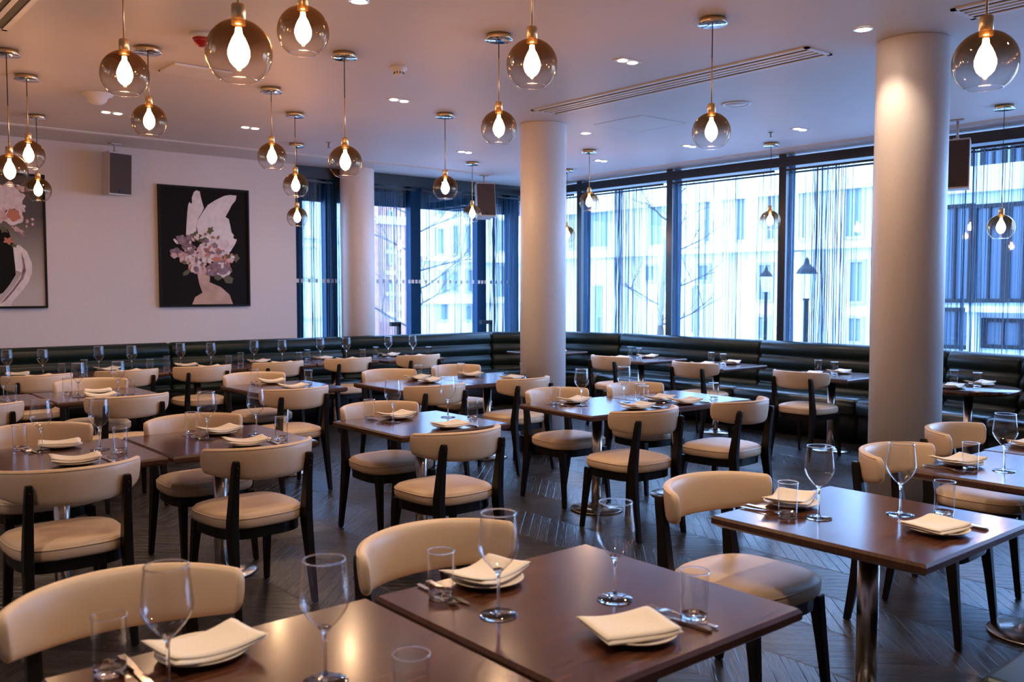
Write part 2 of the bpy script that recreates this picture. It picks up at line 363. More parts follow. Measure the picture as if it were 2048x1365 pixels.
def sweep(prof, i, gap=.006):
    mb = MB(); rings = []
    a, b = Vector(BP[i]), Vector(BP[i+1]); na, nb = BN[i], BN[i+1]; L = (b-a).length
    ts = [gap/L, .03/L+gap/L, 1-.03/L-gap/L, 1-gap/L]
    for q, t in enumerate(ts):
        pnt = a.lerp(b, t); n = na.lerp(nb, t); sh = .012 if q in (0, 3) else 0.
        rings.append([(pnt.x+n.x*(d-sh if d > 0 else d), pnt.y+n.y*(d-sh if d > 0 else d), z-(sh if z > .46 else 0)) for d, z in prof])
    mb.rings(rings, 0, True, True); return mb
for i in range(len(BP)-1):
    t = thing('banquette', BL[i], 'banquette', (0, 0, 0), 0, 'green leather banquette sections')
    obj('back_cushion', sweep(prof_back(), i).mesh('banquette_back', [M['green']]), t)
    obj('seat_cushion', sweep(prof_seat(), i).mesh('banquette_seat', [M['greenseat']]), t)
    obj('plinth', sweep(prof_plinth(), i, .002).mesh('banquette_plinth', [M['iron']]), t)
# near banquette whose seat corner shows in the lower right corner
t = thing('banquette', 'near green leather bench corner in the bottom right corner', 'banquette', (2.62, .40, 0), 0, 'green leather banquette sections')
obj('seat_cushion', MB().box((1.6, .345, .42), (3.2, .68, .13)).mesh('bench_seat', [M['green']], .028, 4), t)
obj('plinth', MB().box((1.6, .30, .178), (3.14, .56, .35)).mesh('bench_plinth', [M['iron']]), t)
obj('back_cushion', MB().box((1.6, -.06, .70), (3.2, .12, .56)).mesh('bench_back', [M['green']], .03, 4), t)

# ------------------------------------------------------------------ tables
GT = 'dark wood pedestal dining tables'
def make_table(w, d, rnd=False):
    t = thing('round_table' if rnd else 'dining_table', '', 'table')
    if rnd: tm = MB().solid([(0, .712), (w/2-.01, .712), (w/2, .722), (w/2, .74), (w/2-.008, .75), (0, .75)], 48).mesh('table_top', [M['table']])
    else:
        mb = MB().rings([[(sx*(w/2-k), sy*(d/2-k), z) for sx, sy in ((-1, -1), (1, -1), (1, 1), (-1, 1))] for k, z in ((.016, .710), (.0, .722), (.0, .740), (.007, .750))], 1, False, True)
        mb.m[-1] = 0
        tm = mb.mesh('table_top', [M['table'], M['tabledge']])
    obj('table_top', tm, t)
    obj('support_plate', MB().box((0, 0, .700), (.36, .36, .016)).mesh('support_plate', [M['iron']]), t)
    obj('pole', MB().solid([(0, .02), (.038, .02), (.038, .692), (0, .692)], 24).mesh('table_pole', [M['steel']]), t)
    obj('base', MB().solid([(0, .002), (.186, .002), (.19, .008), (.186, .013), (.10, .022), (.055, .03), (.05, .045), (0, .045)], 40).mesh('table_base', [M['steel']]), t)
    return Proto(t)
TSQ, TLR, TRR = make_table(.795, .795), make_table(.80, .70), make_table(.78, .78)
TRO = make_table(.80, .80, True)
R_ = math.radians
TABLES = {
 'T1': (TSQ, .845, 1.69, 0, 'front left corner table'),
 'T2': (TSQ, 1.662, 1.685, 0, 'front centre table'),
 'T3': (TSQ, 3.07, 1.655, 0, 'front right table'),
 'T4': (TSQ, 4.45, 1.60, 0, 'right edge table before the thick column'),
 'T5': (TSQ, 5.258, 1.62, 0, 'cropped farthest table at the right edge'),
 'T6a': (TSQ, 1.17, 4.90, 0, 'second row left-hand joined table'),
 'T6b': (TSQ, 1.98, 4.88, 0, 'second row right-hand joined table'),
 'T7': (TSQ, 3.20, 4.70, 0, 'lone square table in the picture centre'),
 'T8a': (TSQ, 4.63, 4.57, -4, 'left table of the pair before middle column'),
 'T8b': (TSQ, 5.43, 4.515, -4, 'right table of the pair before middle column'),
 'T9a': (TSQ, 4.50, 6.68, 0, 'rear pair left table left of middle column'),
 'T9b': (TSQ, 5.30, 6.68, 0, 'rear pair right table touching middle column'),
 'T10': (TSQ, 3.50, 7.22, 0, 'third row table below the winged painting'),
 'T11a': (TSQ, 1.30, 7.62, 0, 'third row table at the left edge'),
 'T11b': (TSQ, 2.11, 7.62, 0, 'third row table below the wall speaker'),
 'La': (TLR, 2.00, 9.55, 0, 'wall table below the cut-off painting'),
 'Lb': (TLR, 2.82, 9.55, 0, 'wall table below the wall speaker'),
 'Lc': (TLR, 3.64, 9.55, 0, 'wall table below the winged painting'),
 'Ld': (TLR, 4.46, 9.55, 0, 'wall table right of the winged painting'),
 'Le': (TLR, 5.28, 9.55, 0, 'wall table below the narrow window'),
 'Lf': (TLR, 6.16, 9.46, 0, 'wall table below the leftmost column'),
 'R1': (TRR, 8.30, 9.15, 0, 'window table half hidden by the middle column'),
 'R2': (TRR, 8.30, 7.45, 0, 'street window table right of the middle column'),
 'R3': (TRR, 8.20, 6.25, 0, 'middle street window table'),
 'R4': (TRR, 8.12, 4.80, 0, 'street window table beside the thick column'),
 'R5': (TRO, 7.95, 3.42, 0, 'round table right of the thick column'),
}
for k, (pr, x, y, r, ph) in TABLES.items():
    pr.put((x, y, 0), R_(r), 'dark wood pedestal table, the '+ph, GT)

# ------------------------------------------------------------------ chair
def sup(hw, hd, n, e=3.2, yo=0., taper=.06):
    out = []
    for k in range(n):
        a = 2*PI*k/n; c, s_ = math.cos(a), math.sin(a)
        x = hw*math.copysign(abs(c)**(2/e), c); y = hd*math.copysign(abs(s_)**(2/e), s_)
        out.append((x*(1+taper*y/hd), y+yo))
    return out
def make_chair():
    t = thing('dining_chair', '', 'chair', group='cream leather dining chairs')
    mb = MB(); rg = []
    for k, z in ((.90, .418), (.965, .420), (.99, .428), (1.0, .442), (1.0, .458), (.985, .474), (.945, .486), (.85, .494), (.6, .499), (.3, .5005)):
        rg.append([(x*k, y*k, z) for x, y in sup(.245, .24, 40)])
    mb.rings(rg); seat = obj('seat', mb.mesh('chair_seat', [M['leather']]), t)
    ln = [(x*1.002, y*1.002, .470) for x, y in sup(.243, .238, 40)]; pm = MB(); rr = []
    for i, p in enumerate(ln):
        p = Vector(p); o = Vector((p.x, p.y, 0)).normalized()
        rr.append([p+(o*math.cos(q*PI/3)+Vector((0, 0, 1))*math.sin(q*PI/3))*.0035 for q in range(6)])
    pm.rings(rr, 0, True, False, True); obj('piping', pm.mesh('seat_piping', [M['leather']]), seat)
    # backrest: curved pad
    mb = MB(); rg = []; NA = 28; A = R_(64); Rm = .302
    def ring(a, sc, shift=0.):
        u = abs(a)/A; zt = .824-.008*u*u; zb = .660+.034*u**2.5; zc = (zt+zb)/2; hh = (zt-zb)/2*sc; th = .0245*(1-.25*u)*(.35+.65*sc); pts = []
        for q in range(16):
            b = 2*PI*q/16; c, s_ = math.cos(b), math.sin(b)
            dr = th*math.copysign(abs(c)**.75, c); dz = hh*math.copysign(abs(s_)**.55, s_); z = zc+dz
            r = Rm+dr+(z-.7)*.10; aa = a+math.copysign(shift, a)
            pts.append((r*math.sin(aa), .02-r*math.cos(aa), z))
        return pts
    for sc, sh in ((.45, .075), (.72, .062), (.88, .042), (.97, .02)): rg.append(ring(-A, sc, sh))
    for i in range(NA+1): rg.append(ring(-A+2*A*i/NA, 1.))
    for sc, sh in ((.97, .02), (.88, .042), (.72, .062), (.45, .075)): rg.append(ring(A, sc, sh))
    mb.rings(rg); back = obj('backrest', mb.mesh('chair_backrest', [M['leather']]), t)
    pm = MB(); pts = []
    for i in range(NA+1):
        a = -A+2*A*i/NA; u = abs(a)/A; z = .815-.008*u*u; r = Rm+.0245*(1-.25*u)*.72+(z-.7)*.10; pts.append((r*math.sin(a), .02-r*math.cos(a), z))
    pm.tube(pts, .0028, 6); obj('piping', pm.mesh('back_piping', [M['leather']]), back)
    # frame
    fr = MB(); oo = sup(.225, .218, 32, 3.4); inn = sup(.19, .185, 32, 3.4)
    fr.rings([[(x, y, .365) for x, y in oo], [(x, y, .4165) for x, y in oo], [(x, y, .4165) for x, y in inn], [(x, y, .365) for x, y in inn]], 0, False, False, True)
    obj('seat_frame', fr.mesh('chair_frame', [M['blackwood']]), t)
    def leg(stations):   # (x,y,z,wx,wy)
        m = MB(); m.rings([[(x+a*w/2, y+b*d/2, z) for a, b in ((-1, -1), (1, -1), (1, 1), (-1, 1))] for x, y, z, w, d in stations], 0, False, True); return m.mesh('chair_leg', [M['blackwood']], .004, 2)
    for s_ in (-1, 1):
        obj('leg', leg([(s_*.213, .228, .002, .026, .028), (s_*.203, .200, .25, .036, .038), (s_*.196, .180, .41, .044, .05)]), t)
        rear = obj('leg', leg([(s_*.205, -.290, .002, .028, .030), (s_*.203, -.252, .22, .036, .045), (s_*.200, -.226, .40, .040, .064), (s_*.199, -.224, .46, .040, .062), (s_*.197, -.244, .62, .036, .044), (s_*.196, -.264, .745, .032, .036), (s_*.196, -.268, .765, .026, .028)]), t)
        sc = MB()
        for z, yy in ((.73, -.281), (.695, -.273)): sc.cyl((s_*.196, yy+.006, z), (s_*.196, yy-.003, z), .006, None, 10)
        obj('screw_cap', sc.mesh('screw_cap', [M['iron']]), rear)
    return Proto(t)
CH = make_chair(); GC = 'cream leather dining chairs'
def chair(mx_, my_, face, lab, jit=0.):
    """mx_,my_: middle of the backrest on plan; face: direction the sitter looks"""
    rz = {'B': 0., 'F': PI, 'R': -PI/2}[face]+R_(jit); d = Vector((-math.sin(rz), math.cos(rz)))*.292
    CH.put((mx_+d.x, my_+d.y, 0), rz, lab, GC)
P_ = 'cream leather chair '
chair(.72, 2.54, 'F', P_+'in the bottom left corner, behind the front left corner table', -2)
chair(1.60, 2.43, 'F', P_+'on the far side of the front centre table', 2)
chair(2.92, 2.36, 'F', P_+'on the far side of the front right table', -2)
chair(4.18, 2.26, 'F', P_+'half behind a wine glass, left corner of right edge table', 3)
chair(5.08, 2.38, 'F', P_+'directly before the foot of the thick column', 6)
chair(1.06, 4.11, 'B', P_+'seen from behind, cut by left edge in second row', -1)
chair(1.94, 4.09, 'B', P_+'seen from behind, second from left in second row', 3)
chair(1.19, 5.68, 'F', P_+'on far side of the second row left-hand joined table', 0)
chair(2.00, 5.50, 'F', P_+'on far side of the second row right-hand joined table', 2)
chair(2.965, 3.83, 'B', P_+'seen from behind at the lone square centre table', 0)
chair(3.18, 5.32, 'F', P_+'on the far side of the lone square centre table', 0)
chair(4.40, 3.76, 'B', P_+'seen from behind, left of two below the middle column', -2)
chair(5.28, 3.66, 'B', P_+'seen from behind, right of two below the middle column', 3)
chair(4.70, 5.22, 'F', P_+'on far side of the left table before middle column', -4)
chair(5.46, 5.115, 'F', P_+'on far side of the right table before middle column', -4)
chair(4.25, 5.86, 'B', P_+'seen from behind at the rear pair left of middle column', 0)
chair(5.18, 5.84, 'B', P_+'seen from behind overlapping the foot of the middle column', 2)
chair(4.62, 7.48, 'F', P_+'on far side of the rear pair, left of two', 0)
chair(5.42, 7.50, 'F', P_+'on far side of the rear pair, right of two', 0)
chair(3.27, 6.36, 'B', P_+'seen from behind at third row table below winged painting', 2)
chair(3.50, 7.98, 'F', P_+'on far side of third row table below winged painting', 0)
chair(2.10, 6.68, 'B', P_+'seen from behind at third row table below wall speaker', 0)
chair(1.14, 6.76, 'B', P_+'cut by the left photo edge in the third row', 0)
chair(2.20, 8.32, 'F', P_+'on far side of third row table below wall speaker', 0)
for x, lab in ((1.92, 'leftmost at the wall tables, below the cut-off painting'), (2.70, 'at the wall table below the wall speaker'), (3.43, 'at the wall table below the winged painting'), (4.26, 'at the wall table right of the winged painting'), (5.10, 'at the wall table below the narrow window'), (5.98, 'at the wall table below the leftmost column')):
    chair(x+.07, 8.86 if x < 5.5 else 8.76, 'B', P_+lab, random.uniform(-2, 2))
chair(7.50, 7.36, 'R', P_+'facing the street window, farthest of three', 0)
chair(7.50, 6.12, 'R', P_+'facing the street window, middle of three', 2)
chair(7.40, 4.80, 'R', P_+'facing the street window, nearest of three', 0)

# ------------------------------------------------------------------ tableware
def make_glass():
    t = thing('wine_glass', '', 'wine glass')
    prof = [(.0055, .108), (.010, .114), (.022, .126), (.036, .142), (.046, .157), (.0515, .170), (.0525, .178), (.0518, .190), (.0495, .212), (.0468, .236), (.0438, .262)]
    mb = MB().lathe(prof, 32, 0)
    rim = [[((.0438+(.0016)*math.cos(q*PI/3))*math.cos(2*PI*k/32), (.0438+(.0016)*math.cos(q*PI/3))*math.sin(2*PI*k/32), .262+(.0016)*math.sin(q*PI/3)) for q in range(6)] for k in range(32)]
    mb.rings(rim, 1, True, False, True)
    obj('bowl', mb.mesh('glass_bowl', [M['glass'], M['sglass']]), t)
    obj('stem', MB().solid([(0, .006), (.010, .007), (.0055, .014), (.0040, .03), (.0038, .085), (.0048, .104), (.009, .113), (.0145, .119), (.007, .1195), (0, .1165)], 20).mesh('glass_stem', [M['sglass']]), t)
    obj('foot', MB().solid([(0, .001), (.046, .001), (.048, .0022), (.046, .0032), (.02, .0058), (.008, .0072), (0, .0072)], 32).mesh('glass_foot', [M['sglass']]), t)
    return Proto(t)
def make_tumbler():
    t = thing('water_tumbler', '', 'tumbler')
    mb = MB().lathe([(.0335, .016), (.0345, .06), (.0360, .128)], 32, 0)
    rim = [[((.0360+.0017*math.cos(q*PI/3))*math.cos(2*PI*k/32), (.0360+.0017*math.cos(q*PI/3))*math.sin(2*PI*k/32), .128+.0017*math.sin(q*PI/3)) for q in range(6)] for k in range(32)]
    mb.rings(rim, 1, True, False, True)
    obj('wall', mb.mesh('tumbler_wall', [M['glass'], M['sglass']]), t)
    obj('base', MB().solid([(0, .003), (.024, .002), (.030, .001), (.0332, .004), (.0336, .020), (.030, .0185), (.022, .016), (0, .0145)], 24, smooth=False).mesh('tumbler_base', [M['sglass']]), t)
    return Proto(t)
def make_plate():
    t = obj('side_plate', MB().solid([(0, .001), (.05, .001), (.055, .004), (.080, .007), (.098, .013), (.103, .017), (.1015, .0185), (.096, .0155), (.078, .010), (.055, .007), (0, .006)], 40).mesh('side_plate', [M['plate']])); tag(t, '', 'plate'); return Proto(t)
def make_napkin(seed, w, d, bend):
    rnd = random.Random(seed); mb = MB()
    nx, ny = 14, 10
    def sheet(w, d, z0, th, ox, oy, sk):
        rg = []
        for i in range(nx+1):
            u = i/nx*2-1; ring_t, ring_b = [], []
            for j in range(ny+1):
                v = j/ny*2-1; x = u*w/2+ox+sk*v*.01; y = v*d/2+oy+sk*u*.012
                z = z0+bend*(u*u)*.017+.003*v*v*bend+.0025*math.sin(3*u+seed)*math.cos(2.3*v+seed)
                fold = th*(1-.55*max(0, abs(v)-.82)/.18)*(1-.6*max(0, abs(u)-.88)/.12)
                ring_t.append((x, y, z+fold)); ring_b.append((x, y, z))
            rg.append(ring_t+ring_b[::-1])
        mb.rings(rg, 0, True, True)
    sheet(w, d, .0, .0095, 0, 0, .2); sheet(w*.985, d*.96, .0080, .0070, -.003, .004, -.35+rnd.uniform(-.3, .3))
    # loose upper flap
    pts = [[], []]
    o = obj('napkin', mb.mesh('napkin', [M['napkin']])); tag(o, '', 'napkin'); return Proto(o)
def make_fork():
    mb = MB()
    mb.rings([[(x-w/2, y, z), (x+w/2, y, z), (x+w/2, y, z+.0025), (x-w/2, y, z+.0025)] for x, y, z, w in ((0, -.10, .004, .010), (0, -.095, .003, .014), (0, -.05, .003, .012), (0, 0, .006, .006), (0, .03, .010, .005), (0, .045, .009, .016), (0, .058, .006, .023), (0, .064, .005, .024))], 0, False, True)
    for k in range(4):
        x = -.0095+k*.00633
        mb.rings([[(x-.0019, y, z), (x+.0019, y, z), (x+.0019, y, z+.002), (x-.0019, y, z+.002)] for y, z in ((.063, .005), (.085, .004), (.103, .008))], 0, False, True)
    o = obj('fork', mb.mesh('fork', [M['silver']])); tag(o, '', 'fork'); return Proto(o)
def make_knife():
    mb = MB()
    mb.rings([[(x-w/2, y, z), (x+w/2, y, z), (x+w/2, y, z+t_), (x-w/2, y, z+t_)] for x, y, z, w, t_ in ((0, -.11, .001, .012, .006), (0, -.10, .001, .018, .009), (0, -.02, .001, .014, .008), (0, -.005, .002, .010, .006), (.001, .005, .003, .016, .002), (.001, .06, .003, .019, .0018), (0, .095, .003, .014, .0016), (-.004, .112, .003, .004, .0015))], 0, False, True)
    o = obj('knife', mb.mesh('knife', [M['silver']], .001, 1)); tag(o, '', 'knife'); return Proto(o)
WG, TU, PL, FK, KN = make_glass(), make_tumbler(), make_plate(), make_fork(), make_knife()
NP = [make_napkin(1, .215, .150, 1.), make_napkin(2, .20, .160, .5), make_napkin(4, .225, .140, .8)]
GRP = dict(g='stemmed wine glasses', t='water tumblers', p='cream side plates', n='folded cream napkins', f='table forks', k='table knives')
def clampt(key, x, y, mrg):
    _, cx, cy, r, _ = TABLES[key]; a = R_(r); dx, dy = x-cx, y-cy
    lx, ly = dx*math.cos(a)+dy*math.sin(a), -dx*math.sin(a)+dy*math.cos(a)
    w, d = {'L': (.80, .70), 'R': (.78, .78)}.get(key[0], (.795, .795))
    if key == 'R5':
        q = math.hypot(lx, ly); lim = .40-mrg
        if q > lim: lx, ly = lx*lim/q, ly*lim/q
    lx = max(-w/2+mrg, min(w/2-mrg, lx)); ly = max(-d/2+mrg, min(d/2-mrg, ly))
    return cx+lx*math.cos(a)-ly*math.sin(a), cy+lx*math.sin(a)+ly*math.cos(a)
def loc_(key, lx, ly):
    _, cx, cy, r, _ = TABLES[key]; a = R_(r); return cx+lx*math.cos(a)-ly*math.sin(a), cy+lx*math.sin(a)+ly*math.cos(a)
ZT_ = .7505
def place(kind, key, side, xy, rot=None):
    """side: words telling which setting of the table"""
    ph = TABLES[key][4]; m = {'g': .05, 't': .04, 'p': .10, 'f': .06, 'k': .06}[kind]; x, y = clampt(key, xy[0], xy[1], m)
    rz = random.uniform(0, 6) if rot is None else rot
    lab = {'g': 'stemmed wine glass', 't': 'clear water tumbler', 'p': 'cream side plate', 'f': 'steel fork', 'k': 'steel knife'}[kind]+', %s setting of the %s' % (side, ph)
    if kind == 'g': WG.put((x, y, ZT_), rz, lab, GRP['g'])
    elif kind == 't': TU.put((x, y, ZT_), rz, lab, GRP['t'])
    elif kind == 'f': FK.put((x, y, ZT_), rz, lab, GRP['f'])
    elif kind == 'k': KN.put((x, y, ZT_), rz, lab, GRP['k'])
    else:
        PL.put((x, y, ZT_), rz, lab, GRP['p']); q = random.choice((0, 0, 1, 2))
        NP[q].put((x+random.uniform(-.012, .012), y+random.uniform(-.012, .012), ZT_+.0135), random.uniform(-.35, .35) if rot is None else rot, 'folded cream napkin, %s setting of the %s' % (side, ph), GRP['n'])
PX = lambda x, y, z=.75: tuple(at_z(x, y, z)[:2])
# measured positions on the nearer tables
for key, far, near in [
    ('T1', dict(t=PX(217, 1232, .878), g=PX(332, 1133, 1.012), p=PX(405, 1290, .775)), dict(g=PX(648, 1120, 1.012), t=PX(823, 1308, .878))),
    ('T2', dict(t=PX(882, 1197), g=PX(997, 1232), p=PX(975, 1148, .775)), dict(t=PX(1388, 1245), g=PX(1230, 1200), p=PX(1270, 1252, .775))),
    ('T3', dict(t=PX(1575, 1035), g=PX(1637, 1037), p=PX(1580, 998, .775)), dict(t=PX(1888, 1033), g=PX(1800, 1030), p=PX(1875, 1050, .775))),
    ('T4', dict(t=PX(1940, 942), g=PX(2008, 943), p=PX(1918, 920, .775)), dict()),
    ('T5', dict(p=PX(2060, 885, .775)), dict()),
    ('T6a', dict(t=PX(40, 901), g=PX(84, 903), p=PX(122, 886, .775)), dict(t=PX(241, 906), g=PX(200, 900), p=PX(155, 920, .775))),
    ('T6b', dict(t=PX(384, 870), g=PX(415, 879), p=PX(438, 860, .775)), dict(t=PX(563, 881), g=PX(513, 870), p=PX(505, 886, .775))),
    ('T7', dict(t=PX(739, 840), g=PX(786, 846), p=PX(795, 830, .775)), dict(t=PX(945, 838), g=PX(896, 835), p=PX(905, 849, .775))),
    ('T8a', dict(t=PX(1111, 810), g=PX(1163, 812), p=PX(1148, 800, .775)), dict(t=PX(1291, 807), g=PX(1248, 805), p=PX(1283, 813, .775))),
    ('T8b', dict(t=PX(1272, 803), p=PX(1318, 796, .775)), dict(t=PX(1427, 800), p=PX(1408, 806, .775))),
    ('T9a', dict(t=PX(781, 751), p=PX(803, 750, .775)), dict(t=PX(886, 758), p=PX(858, 760, .775))),
    ('T9b', dict(t=PX(922, 754), p=PX(940, 748, .775)), dict(t=PX(1047, 754), p=PX(1022, 754, .775))),
    ('T10', dict(t=PX(495, 766), p=PX(540, 761, .775)), dict(t=PX(617, 770), p=PX(588, 772, .775))),
    ('T11b', dict(t=PX(135, 790), g=PX(157, 795), p=PX(195, 781, .775)), dict(t=PX(266, 796), g=PX(237, 790), p=PX(228, 797, .775))),
    ('T11a', dict(), dict(g=PX(8, 803), t=PX(24, 806)))]:
    for side, items in (('far', far), ('near', near)):
        for k, xy in items.items(): place(k, key, side, xy, None if k != 'p' else {('T2', 'near'): -.3, ('T2', 'far'): .25, ('T1', 'far'): .1, ('T3', 'near'): -.1, ('T3', 'far'): .35}.get((key, side)))
        if key in ('T1', 'T2', 'T3', 'T4', 'T5', 'T6a', 'T6b', 'T7', 'T8a', 'T8b', 'T10', 'T11b') and items.get('p') and not (key == 'T5'):
            s = 1 if side == 'far' else -1; px, py = clampt(key, *items['p'], .10)
            for kk, o1 in (('k', -.145), ('f', -.175)): place(kk, key, side, (px+s*o1, py+s*(-.005 if kk == 'k' else .0)), (PI if s > 0 else 0)+random.uniform(-.12, .12))
# T1 near cutlery / plate lie below the frame; far cutlery for the cropped right table
place('f', 'T5', 'far', loc_('T5', -.20, .25), PI+.1); place('k', 'T5', 'far', loc_('T5', -.16, .24), PI)
# wall tables along the left banquette: regular settings
for key, gx in (('La', (4, 83)), ('Lb', (181, 280)), ('Lc', (360, 405)), ('Ld', (514, 559)), ('Le', (640, 685)), ('Lf', (763, 815))):
    cx, cy = TABLES[key][1:3]
    place('g', key, 'far', loc_(key, -.14, .08)); place('t', key, 'far', loc_(key, -.25, .19)); place('p', key, 'far', loc_(key, -.02, .23))
    place('g', key, 'near', loc_(key, .14, -.04)); place('t', key, 'near', loc_(key, .27, -.19)); place('p', key, 'near', loc_(key, .06, -.21))
place('p', 'R1', 'aisle-side', loc_('R1', .0, -.24))
for key, ox, oy in (('R2', -.06, .07), ('R3', 0, 0), ('R4', -.04, .04), ('R5', 0, .02)):
    place('p', key, 'aisle-side', loc_(key, -.22+ox, .02+oy)); place('p', key, 'banquette-side', loc_(key, .2+ox, -.04+oy))
    place('t', key, 'banquette-side', loc_(key, .10+ox, .15+oy)); place('t', key, 'aisle-side', loc_(key, .0+ox, -.09+oy))

# ------------------------------------------------------------------ pendants
RG = .113
def make_pendant(zg):
    t = thing('pendant_light', '', 'pendant lamp'); hz = HR-zg   # origin at globe centre
    obj('canopy', MB().solid([(0, hz-.03), (.072, hz-.03), (.075, hz-.027), (.075, hz-.0004), (0, hz-.0004)], 36).mesh('canopy', [M['brass']]), t)
    obj('canopy_disc', MB().solid([(0, hz-.036), (.085, hz-.036), (.087, hz-.034), (.087, hz-.031), (0, hz-.0305)], 36).mesh('canopy_disc', [M['chrome']]), t)
    rod = .32 if hz > .5 else .15
    obj('cord', MB().cyl((0, 0, RG+rod), (0, 0, hz-.036), .0032, None, 8).mesh('cord', [M['cord']]), t)
    obj('rod', MB().solid([(0, RG+.05), (.0045, RG+.05), (.0042, RG+rod), (0, RG+rod+.002)], 12).mesh('rod', [M['brass']]), t)
    obj('socket', MB().solid([(0, RG-.018), (.024, RG-.018), (.024, RG+.045), (.021, RG+.052), (.008, RG+.054), (0, RG+.056)], 24).mesh('socket', [M['brass']]), t)
    a0, a1 = R_(12), R_(147); prof = [(RG*math.sin(a0+(a1-a0)*k/22), RG*math.cos(a0+(a1-a0)*k/22)) for k in range(23)]
    g = MB().lathe(prof, 40, 0); rr, zz = prof[-1]
    g.rings([[((rr+.0013*math.cos(q*PI/3))*math.cos(2*PI*k/40), (rr+.0013*math.cos(q*PI/3))*math.sin(2*PI*k/40), zz+.0013*math.sin(q*PI/3)) for q in range(6)] for k in range(40)], 1, True, False, True)
    obj('globe', g.mesh('globe', [M['globe'], M['sglass']]), t)
    obj('bulb', MB().solid([(0, -.052), (.006, -.051), (.017, -.046), (.029, -.032), (.0365, -.010), (.0365, .006), (.031, .026), (.022, .048), (.012, .066), (.010, .085), (0, .086)], 16).mesh('bulb', [M['bulb']]), t)
    return t
PEND = [(1.43, 4.60, 2.61, 'large globe pendant left of the brightest one, over second row'), (2.08, 6.21, 2.69, 'globe pendant just below and right of a larger one at left'),
 (1.33, 3.05, 2.39, 'largest globe pendant, nearest the camera at upper left'), (1.92, 3.72, 2.71, 'globe pendant cut at the top edge right of the largest'),
 (1.65, 7.58, 2.58, 'upper globe pendant of the left edge cluster'), (1.38, 6.88, 2.37, 'globe pendant cut by the left photo edge'),
 (2.08, 9.23, 2.49, 'lowest globe pendant of the left cluster, over the cut-off painting'), (3.23, 6.81, 2.63, 'globe pendant above and right of the winged painting'),
 (3.84, 7.62, 2.52, 'upper globe of two stacked pendants before the narrow window'), (4.64, 9.18, 2.37, 'lower small globe of two stacked pendants before the narrow window'),
 (3.14, 5.50, 2.44, 'globe pendant in front of the leftmost column top'), (4.89, 6.77, 2.50, 'globe pendant before the windows left of the hanging speaker'),
 (6.98, 9.09, 2.53, 'small globe pendant in front of the hanging speaker'), (3.66, 4.49, 2.59, 'globe pendant left of the middle column top'),
 (2.70, 3.08, 2.57, 'large globe pendant at the top centre'), (7.40, 7.45, 2.58, 'small globe pendant right of the middle column'),
 (4.41, 3.42, 2.51, 'globe pendant hanging below the long ceiling vent'), (8.57, 5.84, 2.33, 'small globe pendant beside a black window mullion at right'),
 (3.48, 1.47, 2.40, 'large globe pendant at the top right corner'), (8.38, 3.37, 2.12, 'low globe pendant right of the thick column'),
 (8.35, 8.82, 2.31, 'distant globe pendant mostly hidden behind the middle column')]
for x, y, z, lab in PEND:
    t = make_pendant(z); t.location = (x, y, z); t['label'] = lab; t['group'] = 'smoked globe pendant lamps'

# ------------------------------------------------------------------ ceiling fittings
def vent(name, x0, x1, y0, y1, n, along, lab, frame=.03):
    t = thing(name, lab, 'vent', ((x0+x1)/2, (y0+y1)/2, HR)); w, d = x1-x0, y1-y0
    fr = MB()
    for a in (-1, 1):
        fr.box((a*(w/2-frame/2), 0, -.005), (frame, d, .009)); fr.box((0, a*(d/2-frame/2), -.005), (w, frame, .009))
    obj('frame', fr.mesh('vent_frame', [M['white']]), t)
    obj('backing', MB().box((0, 0, -.0015), (w-.01, d-.01, .002)).mesh('vent_backing', [M['dark']]), t)
    span = (w if along == 'y' else d)-2*frame; step = span/n
    for k in range(n-1):
        c = -span/2+step*(k+1)
        obj('slat', (MB().box((c, 0, -.006), (step*.45, d-2*frame, .007)) if along == 'y' else MB().box((0, c, -.006), (w-2*frame, step*.45, .007))).mesh('vent_slat', [M['white']]), t)
vent('ceiling_vent', 5.38, 5.68, 3.40, 6.15, 4, 'y', 'long four-slot ceiling vent reaching toward the middle column')
vent('ceiling_vent', 5.30, 5.58, .9, 2.44, 4, 'y', 'slotted ceiling vent at the top right corner')
vent('ceiling_vent', 1.02, 1.28, 3.6, 6.35, 3, 'y', 'slotted ceiling vent in the top left corner')
vent('ceiling_vent', -1.5, 7.9, 9.815, 9.885, 1, 'x', 'thin slot vent running along the ceiling above the left wall', .008)
vent('ceiling_vent', 8.98, 9.10, .5, 9.4, 2, 'y', 'thin slot vent along the ceiling edge at street windows', .010)
t = thing('ceiling_cassette', 'flat white ceiling unit with dark slot behind largest pendant', 'vent', (2.56, 6.62, HR))
obj('panel', MB().box((0, 0, -.011), (.42, .30, .018)).mesh('panel', [M['white']], .004, 2), t); obj('slot', MB().box((0, .165, -.003), (.42, .03, .005)).mesh('slot', [M['dark']]), t)
def lamp_light(loc, e, blend=.6, ang=110):
    d = bpy.data.lights.new('downlight_lamp', 'SPOT'); d.energy = e; d.color = (1., .80, .62); d.spot_size = R_(ang); d.spot_blend = blend; d.shadow_soft_size = .04
    o = bpy.data.objects.new('downlight_lamp', d); COL.objects.link(o); o.location = loc
DE = 22
